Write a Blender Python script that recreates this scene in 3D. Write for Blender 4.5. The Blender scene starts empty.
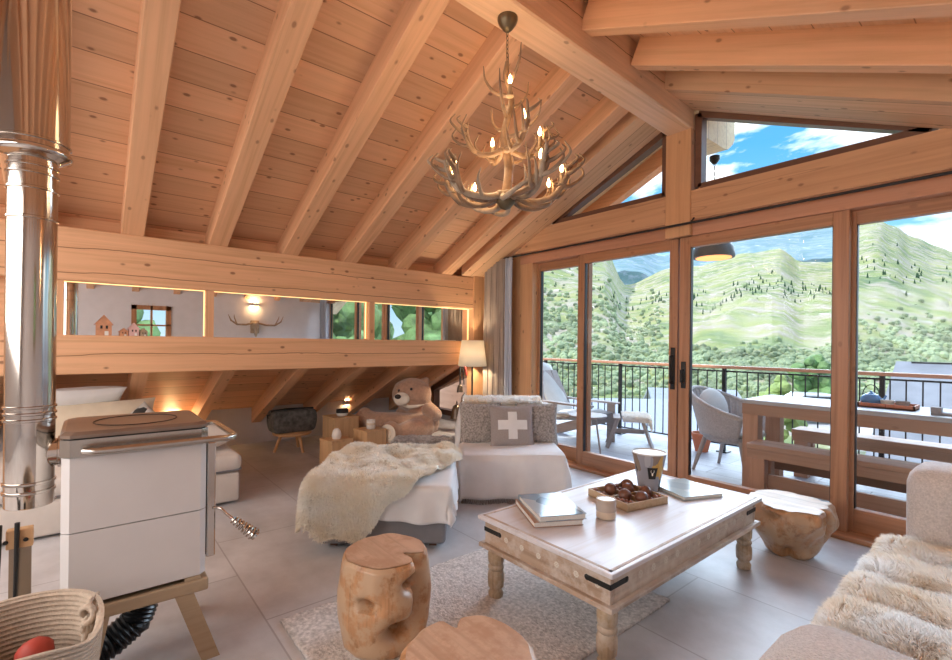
import bpy, bmesh, math, random
from mathutils import Vector, Matrix, noise, Euler
random.seed(7)
R = math.radians
PI = math.pi
sc = bpy.context.scene

# ---------------------------------------------------------------- camera
CAMYAW, ROLL, FPX = R(50.49), R(0.66), 470.3
cd = bpy.data.cameras.new('camera'); cam = bpy.data.objects.new('camera', cd)
sc.collection.objects.link(cam)
fw = Vector((-math.sin(CAMYAW), math.cos(CAMYAW), 0)); rt = Vector((math.cos(CAMYAW), math.sin(CAMYAW), 0))
up0 = Vector((0, 0, 1))
rr = rt*math.cos(ROLL) + up0*math.sin(ROLL); uu = -rt*math.sin(ROLL) + up0*math.cos(ROLL)
M4 = Matrix((rr, uu, -fw)).transposed().to_4x4(); M4.translation = Vector((0, 0, 1.4))
cam.matrix_world = M4
cd.sensor_width = 36; cd.lens = FPX/952*36
cd.shift_y = (343.3-330)/952
cd.clip_start = 0.02; cd.clip_end = 6000
sc.camera = cam

# ---------------------------------------------------------------- view, world, sun, large lights
vs = sc.view_settings
vs.view_transform = 'Standard'; vs.look = 'None'; vs.gamma = 1; vs.use_curve_mapping = False
vs.exposure = 0.42

def nd(nt, typ, **kw):
    n = nt.nodes.new(typ)
    for k, v in kw.items():
        if k.startswith('i_'):
            key = k[2:]
            key = int(key) if key.isdigit() else key.replace('_', ' ')
            n.inputs[key].default_value = v
        else: setattr(n, k, v)
    return n
def ramp(nt, stops, interp='LINEAR'):
    n = nt.nodes.new('ShaderNodeValToRGB'); cr = n.color_ramp; cr.interpolation = interp
    while len(cr.elements) < len(stops): cr.elements.new(0.5)
    for e, (p, c) in zip(cr.elements, stops):
        e.position = p; e.color = (*c, 1) if len(c) == 3 else c
    return n

w = bpy.data.worlds.new('sky'); sc.world = w; w.use_nodes = True
nt = w.node_tree; nt.nodes.clear(); lk = nt.links.new
tc = nd(nt, 'ShaderNodeTexCoord')
sx = nd(nt, 'ShaderNodeSeparateXYZ'); lk(tc.outputs['Generated'], sx.inputs[0])
sky = ramp(nt, [(0.0, (.34, .44, .52)), (.12, (.17, .36, .50)), (.35, (.06, .24, .48)), (.8, (.05, .17, .42))])
lk(sx.outputs['Z'], sky.inputs[0])
mp = nd(nt, 'ShaderNodeMapping'); mp.inputs['Scale'].default_value = (1, 1, 2.1); mp.inputs['Location'].default_value = (2.15, .7, .35)
lk(tc.outputs['Generated'], mp.inputs[0])
nz = nd(nt, 'ShaderNodeTexNoise', i_Scale=3.6, i_Detail=9.0, i_Roughness=.55, i_Distortion=.35); lk(mp.outputs[0], nz.inputs['Vector'])
cm = ramp(nt, [(.50, (0, 0, 0)), (.60, (1, 1, 1))]); lk(nz.outputs[0], cm.inputs[0])
mx = nd(nt, 'ShaderNodeMix', data_type='RGBA'); lk(cm.outputs[0], mx.inputs[0]); lk(sky.outputs[0], mx.inputs[6]); mx.inputs[7].default_value = (1.0, 1.0, 1.0, 1)
bg = nd(nt, 'ShaderNodeBackground', i_Strength=1.95); lk(mx.outputs[2], bg.inputs[0])
wo = nd(nt, 'ShaderNodeOutputWorld'); lk(bg.outputs[0], wo.inputs[0])

def light(name, typ, loc, energy, col=(1, 1, 1), size=1, sy=None, look=None, spot=None):
    l = bpy.data.lights.new(name, typ); l.energy = energy; l.color = col
    if typ == 'AREA':
        l.size = size
        if sy: l.shape = 'RECTANGLE'; l.size_y = sy
    elif typ == 'SUN': l.angle = size
    else: l.shadow_soft_size = size
    if spot: l.spot_size = spot; l.spot_blend = .6
    o = bpy.data.objects.new(name, l); sc.collection.objects.link(o); o.location = loc
    if look: o.rotation_euler = (Vector(look)-Vector(loc)).to_track_quat('-Z', 'Y').to_euler()
    return o
light('sun', 'SUN', (0, -5, 20), 3.2, (1, .95, .87), R(1.5), look=(0.0+9.0, -5+13.0, 20-16.0))
# broad cool glow of the bright sky over the valley, coming in through the glazing
light('valley_sky_glow', 'SUN', (-4, 14, 9), 4.2, (.70, .84, 1.0), R(50), look=(-4+3.0, 14-10.0, 9-5.6))
# added fill light, unseen behind the camera before the solid back wall
light('back_fill_light', 'AREA', (-2.6, -2.35, 1.7), 128, (1, .95, .91), 4.6, 1.8, look=(-2.8, 1.4, -.4))
# portals only steer the sampling of the sky through the glazing
for pn, pl, psz in (('glazing_portal', (-1.9, 4.6, 1.3), (4.6, 2.4)), ('gable_portal', (-2.2, 4.6, 3.1), (3.4, 1.0))):
    po = light(pn, 'AREA', pl, 1, (1, 1, 1), psz[0], psz[1], look=(pl[0], 0, pl[2])); po.data.cycles.is_portal = True

# ---------------------------------------------------------------- helpers: objects
MATS = {}
ORG = {}
def link(o): sc.collection.objects.link(o); return o
def tag(o, label=None, cat=None, group=None, kind=None):
    if label: o['label'] = label
    if cat: o['category'] = cat
    if group: o['group'] = group
    if kind: o['kind'] = kind
    return o
def thing(name, label, cat, loc=(0, 0, 0), rz=0, group=None):
    o = link(bpy.data.objects.new(name, None)); o.location = loc; o.rotation_euler = (0, 0, rz)
    o.empty_display_size = .1
    return tag(o, label, cat, group)
def copy_tree(o, parent=None, label=None, loc=None, rz=None, scale=None):
    c = o.copy(); sc.collection.objects.link(c); c.parent = parent
    for ch in list(o.children): copy_tree(ch, c)
    if label: c['label'] = label
    if loc is not None: c.location = loc
    if rz is not None: c.rotation_euler = (0, 0, rz)
    if scale: c.scale = (scale,)*3
    return c

class MB:
    """collects geometry (in the local space of its thing) and links it as one mesh"""
    def __init__(s): s.v = []; s.f = []; s.sm = []
    def add(s, vs, fs, smooth=False, M=None):
        n = len(s.v)
        s.v += [tuple(M @ Vector(v)) if M else tuple(v) for v in vs]
        s.f += [tuple(i+n for i in f) for f in fs]; s.sm += [smooth]*len(fs); return s
    def box(s, a, b, M=None, bev=0.0):
        (x0, y0, z0), (x1, y1, z1) = a, b
        if x0 > x1: x0, x1 = x1, x0
        if y0 > y1: y0, y1 = y1, y0
        if z0 > z1: z0, z1 = z1, z0
        bev = min(bev, (x1-x0)*.45, (y1-y0)*.45, (z1-z0)*.45)
        if bev <= 0:
            v = [(x, y, z) for z in (z0, z1) for y in (y0, y1) for x in (x0, x1)]
            return s.add(v, [(0, 2, 3, 1), (4, 5, 7, 6), (0, 1, 5, 4), (2, 6, 7, 3), (0, 4, 6, 2), (1, 3, 7, 5)], False, M)
        bm = bmesh.new(); bmesh.ops.create_cube(bm, size=1)
        for q in bm.verts: q.co = Vector(((x0+x1)/2+q.co.x*(x1-x0), (y0+y1)/2+q.co.y*(y1-y0), (z0+z1)/2+q.co.z*(z1-z0)))
        bmesh.ops.bevel(bm, geom=bm.edges[:], offset=bev, segments=3 if bev > .012 else 2, profile=.5, affect='EDGES')
        return s.bm(bm, M, bev > .012)
    def bm(s, bm, M=None, smooth=False):
        bm.verts.index_update()
        s.add([q.co.copy() for q in bm.verts], [tuple(q.index for q in f.verts) for f in bm.faces], smooth, M); bm.free(); return s
    def tube(s, pts, r, n=10, cap=True, closed=False):
        pts = [Vector(p) for p in pts]; rs = r if isinstance(r, (list, tuple)) else [r]*len(pts)
        m = len(pts); vs = []; prev = None
        for i, p in enumerate(pts):
            if closed: t = pts[(i+1) % m]-pts[i-1]
            else: t = pts[min(i+1, m-1)]-pts[max(i-1, 0)]
            t = t.normalized() if t.length > 1e-9 else Vector((0, 0, 1))
            if prev is None: a = t.cross(Vector((0, 0, 1)) if abs(t.z) < .9 else Vector((1, 0, 0))).normalized()
            else:
                a = prev-t*prev.dot(t); a = a.normalized() if a.length > 1e-6 else t.orthogonal().normalized()
            prev = a; b = t.cross(a)
            for k in range(n):
                an = 2*PI*k/n; vs.append(p+(a*math.cos(an)+b*math.sin(an))*rs[i])
        fs = []
        for i in range(m if closed else m-1):
            j = (i+1) % m
            for k in range(n):
                l = (k+1) % n; fs.append((i*n+k, i*n+l, j*n+l, j*n+k))
        if cap and not closed: fs += [tuple(range(n-1, -1, -1)), tuple((m-1)*n+k for k in range(n))]
        return s.add(vs, fs, True)
    def lathe(s, prof, n=32, M=None, fn=None):
        vs = []; fs = []; m = len(prof)
        for (r, z) in prof:
            for k in range(n):
                a = 2*PI*k/n; v = Vector((r*math.cos(a), r*math.sin(a), z)); vs.append(fn(v, a) if fn else v)
        for i in range(m-1):
            for k in range(n):
                l = (k+1) % n; fs.append((i*n+k, i*n+l, (i+1)*n+l, (i+1)*n+k))
        if prof[0][0] > 1e-6: fs.append(tuple(range(n-1, -1, -1)))
        if prof[-1][0] > 1e-6: fs.append(tuple((m-1)*n+k for k in range(n)))
        return s.add(vs, fs, True, M)
    def ell(s, c, r, M=None, sub=3, rot=None):
        bm = bmesh.new(); bmesh.ops.create_icosphere(bm, subdivisions=sub, radius=1)
        q = Euler(rot).to_matrix() if rot else Matrix.Identity(3)
        r = r if isinstance(r, (tuple, list)) else (r,)*3
        for v in bm.verts: v.co = Vector(c)+q @ Vector((v.co.x*r[0], v.co.y*r[1], v.co.z*r[2]))
        return s.bm(bm, M, True)
    def prism(s, poly, axis, a, b, M=None):
        """poly: 2D outline in the plane across axis; a, b: extent along axis"""
        def P(u, v, w):
            return {'x': (w, u, v), 'y': (u, w, v), 'z': (u, v, w)}[axis]
        n = len(poly); vs = [P(u, v, a) for u, v in poly]+[P(u, v, b) for u, v in poly]
        fs = [tuple(range(n)), tuple(range(2*n-1, n-1, -1))]+[(i, i+n, (i+1) % n+n, (i+1) % n) for i in range(n)]
        return s.add(vs, fs, False, M)
    def grid(s, fn, nu, nv, M=None, thick=0):
        vs = [fn(i/nu, j/nv) for j in range(nv+1) for i in range(nu+1)]
        fs = [(j*(nu+1)+i, j*(nu+1)+i+1, (j+1)*(nu+1)+i+1, (j+1)*(nu+1)+i) for j in range(nv) for i in range(nu)]
        return s.add(vs, fs, True, M)
    def beam(s, p, q, wd, ht, upv=(0, 0, 1), bev=.0):
        """rectangular bar from p to q"""
        p = Vector(p); q = Vector(q); d = q-p; L = d.length; d.normalize()
        a = Vector(upv).cross(d)
        if a.length < 1e-5: a = Vector((1, 0, 0)).cross(d)
        a.normalize(); b = d.cross(a)
        M = Matrix((d, a, b)).transposed().to_4x4(); M.translation = p
        return s.box((0, -wd/2, -ht/2), (L, wd/2, ht/2), M, bev)
    def build(s, name, mat, parent=None, solid=0, subs=0, world=False, fixn=True, autosmooth=None):
        me = bpy.data.meshes.new(name)
        vs = s.v
        me.from_pydata([tuple(v) for v in vs], [], s.f)
        me.polygons.foreach_set('use_smooth', s.sm)
        if fixn and len(s.v) < 60000:
            bm = bmesh.new(); bm.from_mesh(me); bmesh.ops.recalc_face_normals(bm, faces=bm.faces[:]); bm.to_mesh(me); bm.free()
        me.materials.append(mat if not isinstance(mat, str) else MATS[mat]); me.update()
        if any(s.sm) and len(s.v) < 60000: me.set_sharp_from_angle(angle=R(48))
        o = link(bpy.data.objects.new(name, me))
        if parent:
            o.parent = parent
        if solid:
            m = o.modifiers.new('solid', 'SOLIDIFY'); m.thickness = solid; m.offset = 0
        if subs:
            m = o.modifiers.new('subd', 'SUBSURF'); m.levels = subs; m.render_levels = subs
        return o
def W(o_parent):
    """matrix taking world coordinates into the local space of a thing"""
    return (Matrix.Translation(o_parent.location) @ Matrix.Rotation(o_parent.rotation_euler[2], 4, 'Z')).inverted()
def toW(mb, parent):
    m = W(parent); mb.v = [tuple(m @ Vector(v)) for v in mb.v]; return mb
def struct(name, mb, mat, label=None, parent=None, **k):
    o = mb.build(name, mat, parent, **k)
    if not parent:
        o['kind'] = 'structure'
        if label: o['label'] = label
    return o
def fbm(p, s=1.0, o=3):
    return noise.fractal(Vector(p)*s, 1.0, 2.0, o)

# ---------------------------------------------------------------- helpers: materials
def base_mat(name, rough=.6, metal=0):
    m = bpy.data.materials.new(name); m.use_nodes = True; nt = m.node_tree; nt.nodes.clear()
    b = nd(nt, 'ShaderNodeBsdfPrincipled', i_Roughness=rough, i_Metallic=metal)
    o = nd(nt, 'ShaderNodeOutputMaterial'); nt.links.new(b.outputs[0], o.inputs[0]); MATS[name] = m
    return m, nt, b
def plain(name, col, rough=.6, metal=0, var=.08, scale=8, bump=0, bscale=60, sheen=0, spec=None, em=0, emc=None, trans=0, sss=0):
    m, nt, b = base_mat(name, rough, metal); lk = nt.links.new
    tc = nd(nt, 'ShaderNodeTexCoord')
    if var:
        n = nd(nt, 'ShaderNodeTexNoise', i_Scale=scale, i_Detail=4.0); lk(tc.outputs['Object'], n.inputs['Vector'])
        rp = ramp(nt, [(.3, tuple(c*(1-var) for c in col)), (.7, tuple(min(1, c*(1+var)) for c in col))]); lk(n.outputs[0], rp.inputs[0])
        lk(rp.outputs[0], b.inputs['Base Color'])
    else: b.inputs['Base Color'].default_value = (*col, 1)
    if bump:
        n2 = nd(nt, 'ShaderNodeTexNoise', i_Scale=bscale, i_Detail=3.0); lk(tc.outputs['Object'], n2.inputs['Vector'])
        bp = nd(nt, 'ShaderNodeBump', i_Strength=bump, i_Distance=.01); lk(n2.outputs[0], bp.inputs['Height']); lk(bp.outputs[0], b.inputs['Normal'])
    if sheen: b.inputs['Sheen Weight'].default_value = sheen
    if spec is not None: b.inputs['Specular IOR Level'].default_value = spec
    if em: b.inputs['Emission Strength'].default_value = em; b.inputs['Emission Color'].default_value = (*(emc or col), 1)
    if trans: b.inputs['Transmission Weight'].default_value = trans
    if sss: b.inputs['Subsurface Weight'].default_value = sss; b.inputs['Subsurface Radius'].default_value = (.03, .02, .015)
    return m
def wood(name, col, axis='y', rough=.5, contrast=.15, tilt=0, scale=1.0, knots=.5, board=None, bump=.15, worn=None, cracks=0, lines=()):
    """grain runs along axis; board = (axis across the boards, width)"""
    m, nt, b = base_mat(name, rough); lk = nt.links.new
    geo = nd(nt, 'ShaderNodeNewGeometry'); pos = geo.outputs['Position']
    tcn = nd(nt, 'ShaderNodeTexCoord'); src = tcn.outputs['Object']
    oi = nd(nt, 'ShaderNodeObjectInfo')
    ad = nd(nt, 'ShaderNodeVectorMath', operation='ADD'); lk(src, ad.inputs[0])
    mu = nd(nt, 'ShaderNodeMath', operation='MULTIPLY'); lk(oi.outputs['Random'], mu.inputs[0]); mu.inputs[1].default_value = 37
    lk(mu.outputs[0], ad.inputs[1]); vec = ad.outputs[0]
    tint = None
    if board:
        sp = nd(nt, 'ShaderNodeSeparateXYZ'); lk(src, sp.inputs[0])
        dv = nd(nt, 'ShaderNodeMath', operation='DIVIDE'); lk(sp.outputs[board[0].upper()], dv.inputs[0]); dv.inputs[1].default_value = board[1]
        fl = nd(nt, 'ShaderNodeMath', operation='FLOOR'); lk(dv.outputs[0], fl.inputs[0])
        fr = nd(nt, 'ShaderNodeMath', operation='FRACT'); lk(dv.outputs[0], fr.inputs[0])
        wn = nd(nt, 'ShaderNodeTexWhiteNoise', noise_dimensions='1D'); lk(fl.outputs[0], wn.inputs['W']); tint = wn.outputs['Value']
        m5 = nd(nt, 'ShaderNodeMath', operation='MULTIPLY'); lk(fl.outputs[0], m5.inputs[0]); m5.inputs[1].default_value = 5.37
        ad2 = nd(nt, 'ShaderNodeVectorMath', operation='ADD'); lk(vec, ad2.inputs[0]); lk(m5.outputs[0], ad2.inputs[1]); vec = ad2.outputs[0]
        g = nd(nt, 'ShaderNodeMath', operation='LESS_THAN'); lk(fr.outputs[0], g.inputs[0]); g.inputs[1].default_value = .006/board[1]
        gap = g.outputs[0]
    if tilt:
        rv = nd(nt, 'ShaderNodeVectorRotate', rotation_type='Y_AXIS'); lk(vec, rv.inputs['Vector']); rv.inputs['Angle'].default_value = tilt; vec = rv.outputs[0]
    mp = nd(nt, 'ShaderNodeMapping'); lk(vec, mp.inputs[0])
    s3 = [15*scale]*3; s3['xyz'.index(axis)] = .45*scale; mp.inputs['Scale'].default_value = s3
    n1 = nd(nt, 'ShaderNodeTexNoise', i_Scale=1.6, i_Detail=6.0, i_Roughness=.6, i_Distortion=.6); lk(mp.outputs[0], n1.inputs['Vector'])
    lo = tuple(c*(1-contrast) for c in col); hi = tuple(min(1, c*(1+contrast*.7)) for c in col)
    rp = ramp(nt, [(.3, (lo[0], lo[1]*.95, lo[2]*.88)), (.5, col), (.72, hi)]); lk(n1.outputs[0], rp.inputs[0])
    out = rp.outputs[0]
    if knots:
        mk = nd(nt, 'ShaderNodeMapping'); lk(vec, mk.inputs[0])
        sk = [9.5*scale]*3; sk['xyz'.index(axis)] = 5.5*scale; mk.inputs['Scale'].default_value = sk
        vo = nd(nt, 'ShaderNodeTexVoronoi', i_Scale=1.0); lk(mk.outputs[0], vo.inputs['Vector'])
        kr = ramp(nt, [(.09, (1, 1, 1)), (.12, (.4, .4, .4)), (.16, (0, 0, 0))]); lk(vo.outputs['Distance'], kr.inputs[0])
        kf = nd(nt, 'ShaderNodeMath', operation='MULTIPLY'); lk(kr.outputs[0], kf.inputs[0]); kf.inputs[1].default_value = knots
        mx = nd(nt, 'ShaderNodeMix', data_type='RGBA'); lk(kf.outputs[0], mx.inputs[0]); lk(out, mx.inputs[6])
        mx.inputs[7].default_value = (col[0]*.30, col[1]*.2, col[2]*.15, 1); out = mx.outputs[2]
    for zc in lines:
        sz = nd(nt, 'ShaderNodeSeparateXYZ'); lk(src, sz.inputs[0])
        nl = nd(nt, 'ShaderNodeTexNoise', noise_dimensions='1D', i_Scale=.9, i_Detail=4.0, i_Roughness=.6); lk(sz.outputs['Y'], nl.inputs['W'])
        ma = nd(nt, 'ShaderNodeMath', operation='MULTIPLY_ADD'); lk(nl.outputs[0], ma.inputs[0]); ma.inputs[1].default_value = .07; ma.inputs[2].default_value = zc-.035
        sb = nd(nt, 'ShaderNodeMath', operation='SUBTRACT'); lk(sz.outputs['Z'], sb.inputs[0]); lk(ma.outputs[0], sb.inputs[1])
        ab = nd(nt, 'ShaderNodeMath', operation='ABSOLUTE'); lk(sb.outputs[0], ab.inputs[0])
        lt = nd(nt, 'ShaderNodeMath', operation='LESS_THAN'); lk(ab.outputs[0], lt.inputs[0]); lt.inputs[1].default_value = .0032
        mx = nd(nt, 'ShaderNodeMix', data_type='RGBA'); lk(lt.outputs[0], mx.inputs[0]); lk(out, mx.inputs[6])
        mx.inputs[7].default_value = (col[0]*.35, col[1]*.25, col[2]*.18, 1); out = mx.outputs[2]
    if cracks:
        mc = nd(nt, 'ShaderNodeMapping'); lk(vec, mc.inputs[0]); s4 = [5.0]*3; s4['xyz'.index(axis)] = .35; mc.inputs['Scale'].default_value = s4
        nc = nd(nt, 'ShaderNodeTexNoise', i_Scale=1.0, i_Detail=2.0); lk(mc.outputs[0], nc.inputs['Vector'])
        cr = ramp(nt, [(.493, (0, 0, 0)), (.5, (1, 1, 1)), (.507, (0, 0, 0))]); lk(nc.outputs[0], cr.inputs[0])
        cf = nd(nt, 'ShaderNodeMath', operation='MULTIPLY'); lk(cr.outputs[0], cf.inputs[0]); cf.inputs[1].default_value = cracks
        mx = nd(nt, 'ShaderNodeMix', data_type='RGBA'); lk(cf.outputs[0], mx.inputs[0]); lk(out, mx.inputs[6])
        mx.inputs[7].default_value = (col[0]*.25, col[1]*.17, col[2]*.12, 1); out = mx.outputs[2]
    if worn:
        wc, amt = worn
        nw = nd(nt, 'ShaderNodeTexNoise', i_Scale=7.0, i_Detail=6.0, i_Roughness=.7); lk(vec, nw.inputs['Vector'])
        wr = ramp(nt, [(.5-amt*.2, (1, 1, 1)), (.56, (0, 0, 0))]); lk(nw.outputs[0], wr.inputs[0])
        mx = nd(nt, 'ShaderNodeMix', data_type='RGBA'); lk(wr.outputs[0], mx.inputs[0]); lk(out, mx.inputs[6]); mx.inputs[7].default_value = (*wc, 1); out = mx.outputs[2]
    if tint:
        mr = nd(nt, 'ShaderNodeMapRange'); lk(tint, mr.inputs[0]); mr.inputs[3].default_value = .88; mr.inputs[4].default_value = 1.08
        hs = nd(nt, 'ShaderNodeHueSaturation'); lk(mr.outputs[0], hs.inputs['Value']); lk(out, hs.inputs['Color'])
        mx = nd(nt, 'ShaderNodeMix', data_type='RGBA'); lk(gap, mx.inputs[0]); lk(hs.outputs[0], mx.inputs[6]); mx.inputs[7].default_value = (col[0]*.4, col[1]*.32, col[2]*.26, 1); out = mx.outputs[2]
    lk(out, b.inputs['Base Color'])
    if bump:
        bp = nd(nt, 'ShaderNodeBump', i_Strength=bump, i_Distance=.004); lk(n1.outputs[0], bp.inputs['Height']); lk(bp.outputs[0], b.inputs['Normal'])
    return m

PINE = (.74, .415, .23); PINE2 = (.76, .435, .245)
for ax in 'xyz': wood('pine_'+ax, PINE, ax, cracks=0)
wood('rafter_left', PINE, 'x', tilt=R(24.2), knots=.6); wood('rafter_right', PINE, 'x', tilt=-R(24.2), knots=.6)
wood('beam_upper', PINE2, 'y', knots=.8, lines=(2.14, 1.94)); wood('beam_lower', PINE2, 'y', knots=.8, lines=(1.27,))
wood('ridge_y', (.78, .50, .31), 'y', knots=.6, lines=(3.62,))
wood('ceiling_boards', (.75, .43, .245), 'y', knots=.8, board=('x', .215), contrast=.11)
wood('board_x', (.60, .32, .17), 'x', knots=.6, board=('z', .16))
wood('post_z', (.66, .37, .19), 'z', knots=.6)
wood('door_z', (.42, .20, .10), 'z', knots=.3, rough=.4, contrast=.3)
wood('door_x', (.42, .20, .10), 'x', knots=.3, rough=.4, contrast=.3)
wood('dark_x', (.16, .075, .045), 'x', knots=0, rough=.4)
wood('dark_z', (.16, .075, .045), 'z', knots=0, rough=.4)
wood('teak', (.46, .235, .11), 'z', knots=0, contrast=.45, scale=1.4, rough=.34, worn=((.52, .34, .21), .12))
wood('teak_top', (.56, .37, .26), 'x', knots=0, contrast=.22, scale=1.2, rough=.28, worn=((.47, .28, .18), .3))
wood('teak_pale', (.66, .52, .38), 'x', knots=0, contrast=.3, rough=.35)
wood('table_side', (.46, .33, .24), 'x', knots=.2, contrast=.35, worn=((.62, .54, .48), .6))
wood('table_side_y', (.52, .41, .33), 'y', knots=.2, contrast=.35, worn=((.66, .59, .50), .8))
wood('table_leg', (.46, .33, .21), 'z', knots=.1, contrast=.35, worn=((.60, .5, .4), .5), scale=2)
wood('table_top', (.68, .66, .69), 'y', knots=.15, contrast=.12, rough=.33, scale=.8)
wood('stand_wood', (.42, .31, .20), 'y', knots=.1, rough=.5)
wood('cube_wood', (.62, .38, .20), 'z', knots=.2, rough=.5)
wood('tray_wood', (.50, .36, .22), 'x', knots=.1, rough=.5, scale=2)
wood('picnic_x', (.46, .27, .18), 'x', knots=.3, rough=.55, board=('y', .17))
wood('picnic_top', (.50, .50, .52), 'x', knots=.1, rough=.5, board=('y', .17))
wood('picnic_z', (.50, .28, .18), 'z', knots=.3, rough=.55)
wood('grey_wood', (.42, .37, .35), 'x', knots=.1, rough=.6, scale=2)
wood('shed_wood', (.55, .19, .10), 'z', knots=.1, rough=.6, board=('x', .2))
wood('rail_wood', (.55, .27, .16), 'x', knots=.1, rough=.5)
wood('overhang', (.95, .74, .46), 'x', knots=.2, rough=.5, board=('y', .2))
wood('overhang_rafter', (.85, .40, .20), 'x', knots=.2, rough=.5)
plain('wall_paint', (.66, .64, .66), .85, var=.03, bump=.05)
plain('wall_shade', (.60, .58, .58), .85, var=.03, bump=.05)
plain('steel', (.62, .57, .52), .12, 1, var=.03)
plain('steel_brushed', (.50, .46, .41), .26, 1, var=.05)
plain('black_iron', (.02, .02, .02), .45, .3, var=.1)
plain('dark_plate', (.26, .19, .15), .32, .5, var=.12)
plain('enamel', (.66, .63, .62), .3, 0, var=.02)
plain('antler', (.27, .165, .095), .42, var=.35, scale=14, bump=.3, bscale=80)
plain('antler_pale', (.40, .30, .21), .45, var=.3, scale=12, bump=.3, bscale=60)
plain('bronze', (.16, .12, .07), .4, .7, var=.1)
plain('candle_tube', (.42, .30, .18), .5)
plain('bulb', (1, .75, .4), .3, var=0, em=30, emc=(1, .62, .28))
plain('led', (1, .85, .6), .3, var=0, em=1.5, emc=(1, .62, .22))
plain('sconce_glow', (1, .8, .5), .3, var=0, em=22, emc=(1, .70, .38))
plain('white_fabric', (.80, .80, .81), .9, var=.04, bump=.25, bscale=220, sheen=.2)
plain('cream_fabric', (.72, .62, .48), .9, var=.06, bump=.3, bscale=150, sheen=.2)
plain('bed_fabric', (.66, .60, .55), .9, var=.05, bump=.2, bscale=150, sheen=.2)
plain('boucle', (.72, .67, .65), .95, var=.16, scale=120, bump=.9, bscale=190, sheen=.3)
plain('grey_fabric', (.25, .24, .25), .9, var=.08, bump=.2, bscale=200)
plain('linen_grey', (.36, .32, .31), .9, var=.08, scale=90, bump=.3, bscale=250)
plain('shearling_grey', (.38, .35, .33), .95, var=.45, scale=60, bump=1, bscale=70)
plain('light_cushion', (.62, .62, .60), .9, var=.05, bump=.15)
plain('curtain', (.37, .30, .25), .9, var=.05, bump=.2, bscale=200)
plain('curtain_light', (.46, .50, .58), .85, var=.04)
def fur_mat(name, c0, c1, scale):
    m = bpy.data.materials.new(name); MATS[name] = m; m.use_nodes = True; nt = m.node_tree; nt.nodes.clear(); lk = nt.links.new
    tc = nd(nt, 'ShaderNodeTexCoord'); n = nd(nt, 'ShaderNodeTexNoise', i_Scale=scale, i_Detail=3.0); lk(tc.outputs['Object'], n.inputs['Vector'])
    r = ramp(nt, [(.38, c0), (.6, c1)]); lk(n.outputs[0], r.inputs[0])
    d = nd(nt, 'ShaderNodeBsdfDiffuse'); t = nd(nt, 'ShaderNodeBsdfTranslucent'); mi = nd(nt, 'ShaderNodeMixShader', i_0=.5); o = nd(nt, 'ShaderNodeOutputMaterial')
    lk(r.outputs[0], d.inputs[0]); lk(r.outputs[0], t.inputs[0]); lk(d.outputs[0], mi.inputs[1]); lk(t.outputs[0], mi.inputs[2]); lk(mi.outputs[0], o.inputs[0])
fur_mat('fur_white', (.95, .87, .76), (.97, .96, .94), 4)
fur_mat('fur_cream', (.97, .91, .80), (.98, .97, .93), 4)
fur_mat('fur_grey', (.52, .50, .50), (.80, .78, .78), 30)
plain('bear', (.47, .28, .19), .95, var=.14, scale=30, bump=.8, bscale=110, sheen=.5)
plain('bear_light', (.82, .74, .64), .95, var=.08, bump=.6, bscale=110, sheen=.5)
plain('bear_nose', (.03, .02, .02), .3, var=0)
plain('rope', (.52, .42, .33), .9, var=.12, scale=60, bump=.5, bscale=160)
plain('ceramic_white', (.75, .72, .68), .35, var=.03)
plain('ceramic_cream', (.62, .50, .38), .5, var=.06)
plain('candle_glass', (.48, .40, .34), .2, var=.1)
plain('chocolate', (.16, .065, .04), .35, var=.3, scale=40)
plain('paper', (.72, .70, .66), .8, var=.06, scale=120)
plain('black_rubber', (.012, .013, .015), .3, var=0)
plain('bag', (.10, .095, .09), .85, var=.5, scale=18, bump=.8, bscale=60)
plain('red', (.45, .06, .04), .6, var=.15)
plain('copper_bell', (.12, .09, .07), .35, .8, var=.2)
plain('steel_bell', (.45, .47, .48), .25, .9, var=.1)
plain('slate', (.24, .26, .30), .7, var=.15, scale=3, bump=.3, bscale=12)
plain('render_wall', (.7, .66, .6), .9, var=.05)
plain('terracotta', (.62, .2, .1), .7)
plain('blue_glaze', (.12, .26, .5), .2, var=.2)
plain('wicker', (.50, .47, .46), .7, var=.15, scale=60)
plain('leaf', (.16, .27, .10), .8, var=.5, scale=2)
plain('leaf_light', (.27, .36, .12), .8, var=.4, scale=2)
plain('conifer', (.035, .09, .035), .9, var=.4, scale=3)
plain('car_paint', (.75, .77, .8), .25, .1, var=0)
plain('dark_glass', (.03, .04, .05), .1, var=0)
plain('house_copper', (.62, .30, .17), .4, .3, var=.15, scale=30)
plain('pink_paint', (.66, .42, .40), .6)
plain('rug', (.66, .63, .61), .95, var=.30, scale=55, bump=1.0, bscale=85)

# clear window glass: mostly transmits, mirrors at grazing angles
m = bpy.data.materials.new('glass'); MATS['glass'] = m; m.use_nodes = True; nt = m.node_tree; nt.nodes.clear()
lw = nd(nt, 'ShaderNodeLayerWeight', i_Blend=.5); pw = nd(nt, 'ShaderNodeMath', operation='POWER'); nt.links.new(lw.outputs['Facing'], pw.inputs[0]); pw.inputs[1].default_value = 4.5
fr = nd(nt, 'ShaderNodeMath', operation='MULTIPLY_ADD'); nt.links.new(pw.outputs[0], fr.inputs[0]); fr.inputs[1].default_value = .4; fr.inputs[2].default_value = .006; tr = nd(nt, 'ShaderNodeBsdfTransparent'); tr.inputs[0].default_value = (.97, .98, .98, 1)
gl = nd(nt, 'ShaderNodeBsdfGlossy', i_Roughness=0.0); mixs = nd(nt, 'ShaderNodeMixShader'); oo = nd(nt, 'ShaderNodeOutputMaterial')
nt.links.new(fr.outputs[0], mixs.inputs[0]); nt.links.new(tr.outputs[0], mixs.inputs[1]); nt.links.new(gl.outputs[0], mixs.inputs[2]); nt.links.new(mixs.outputs[0], oo.inputs[0])
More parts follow.
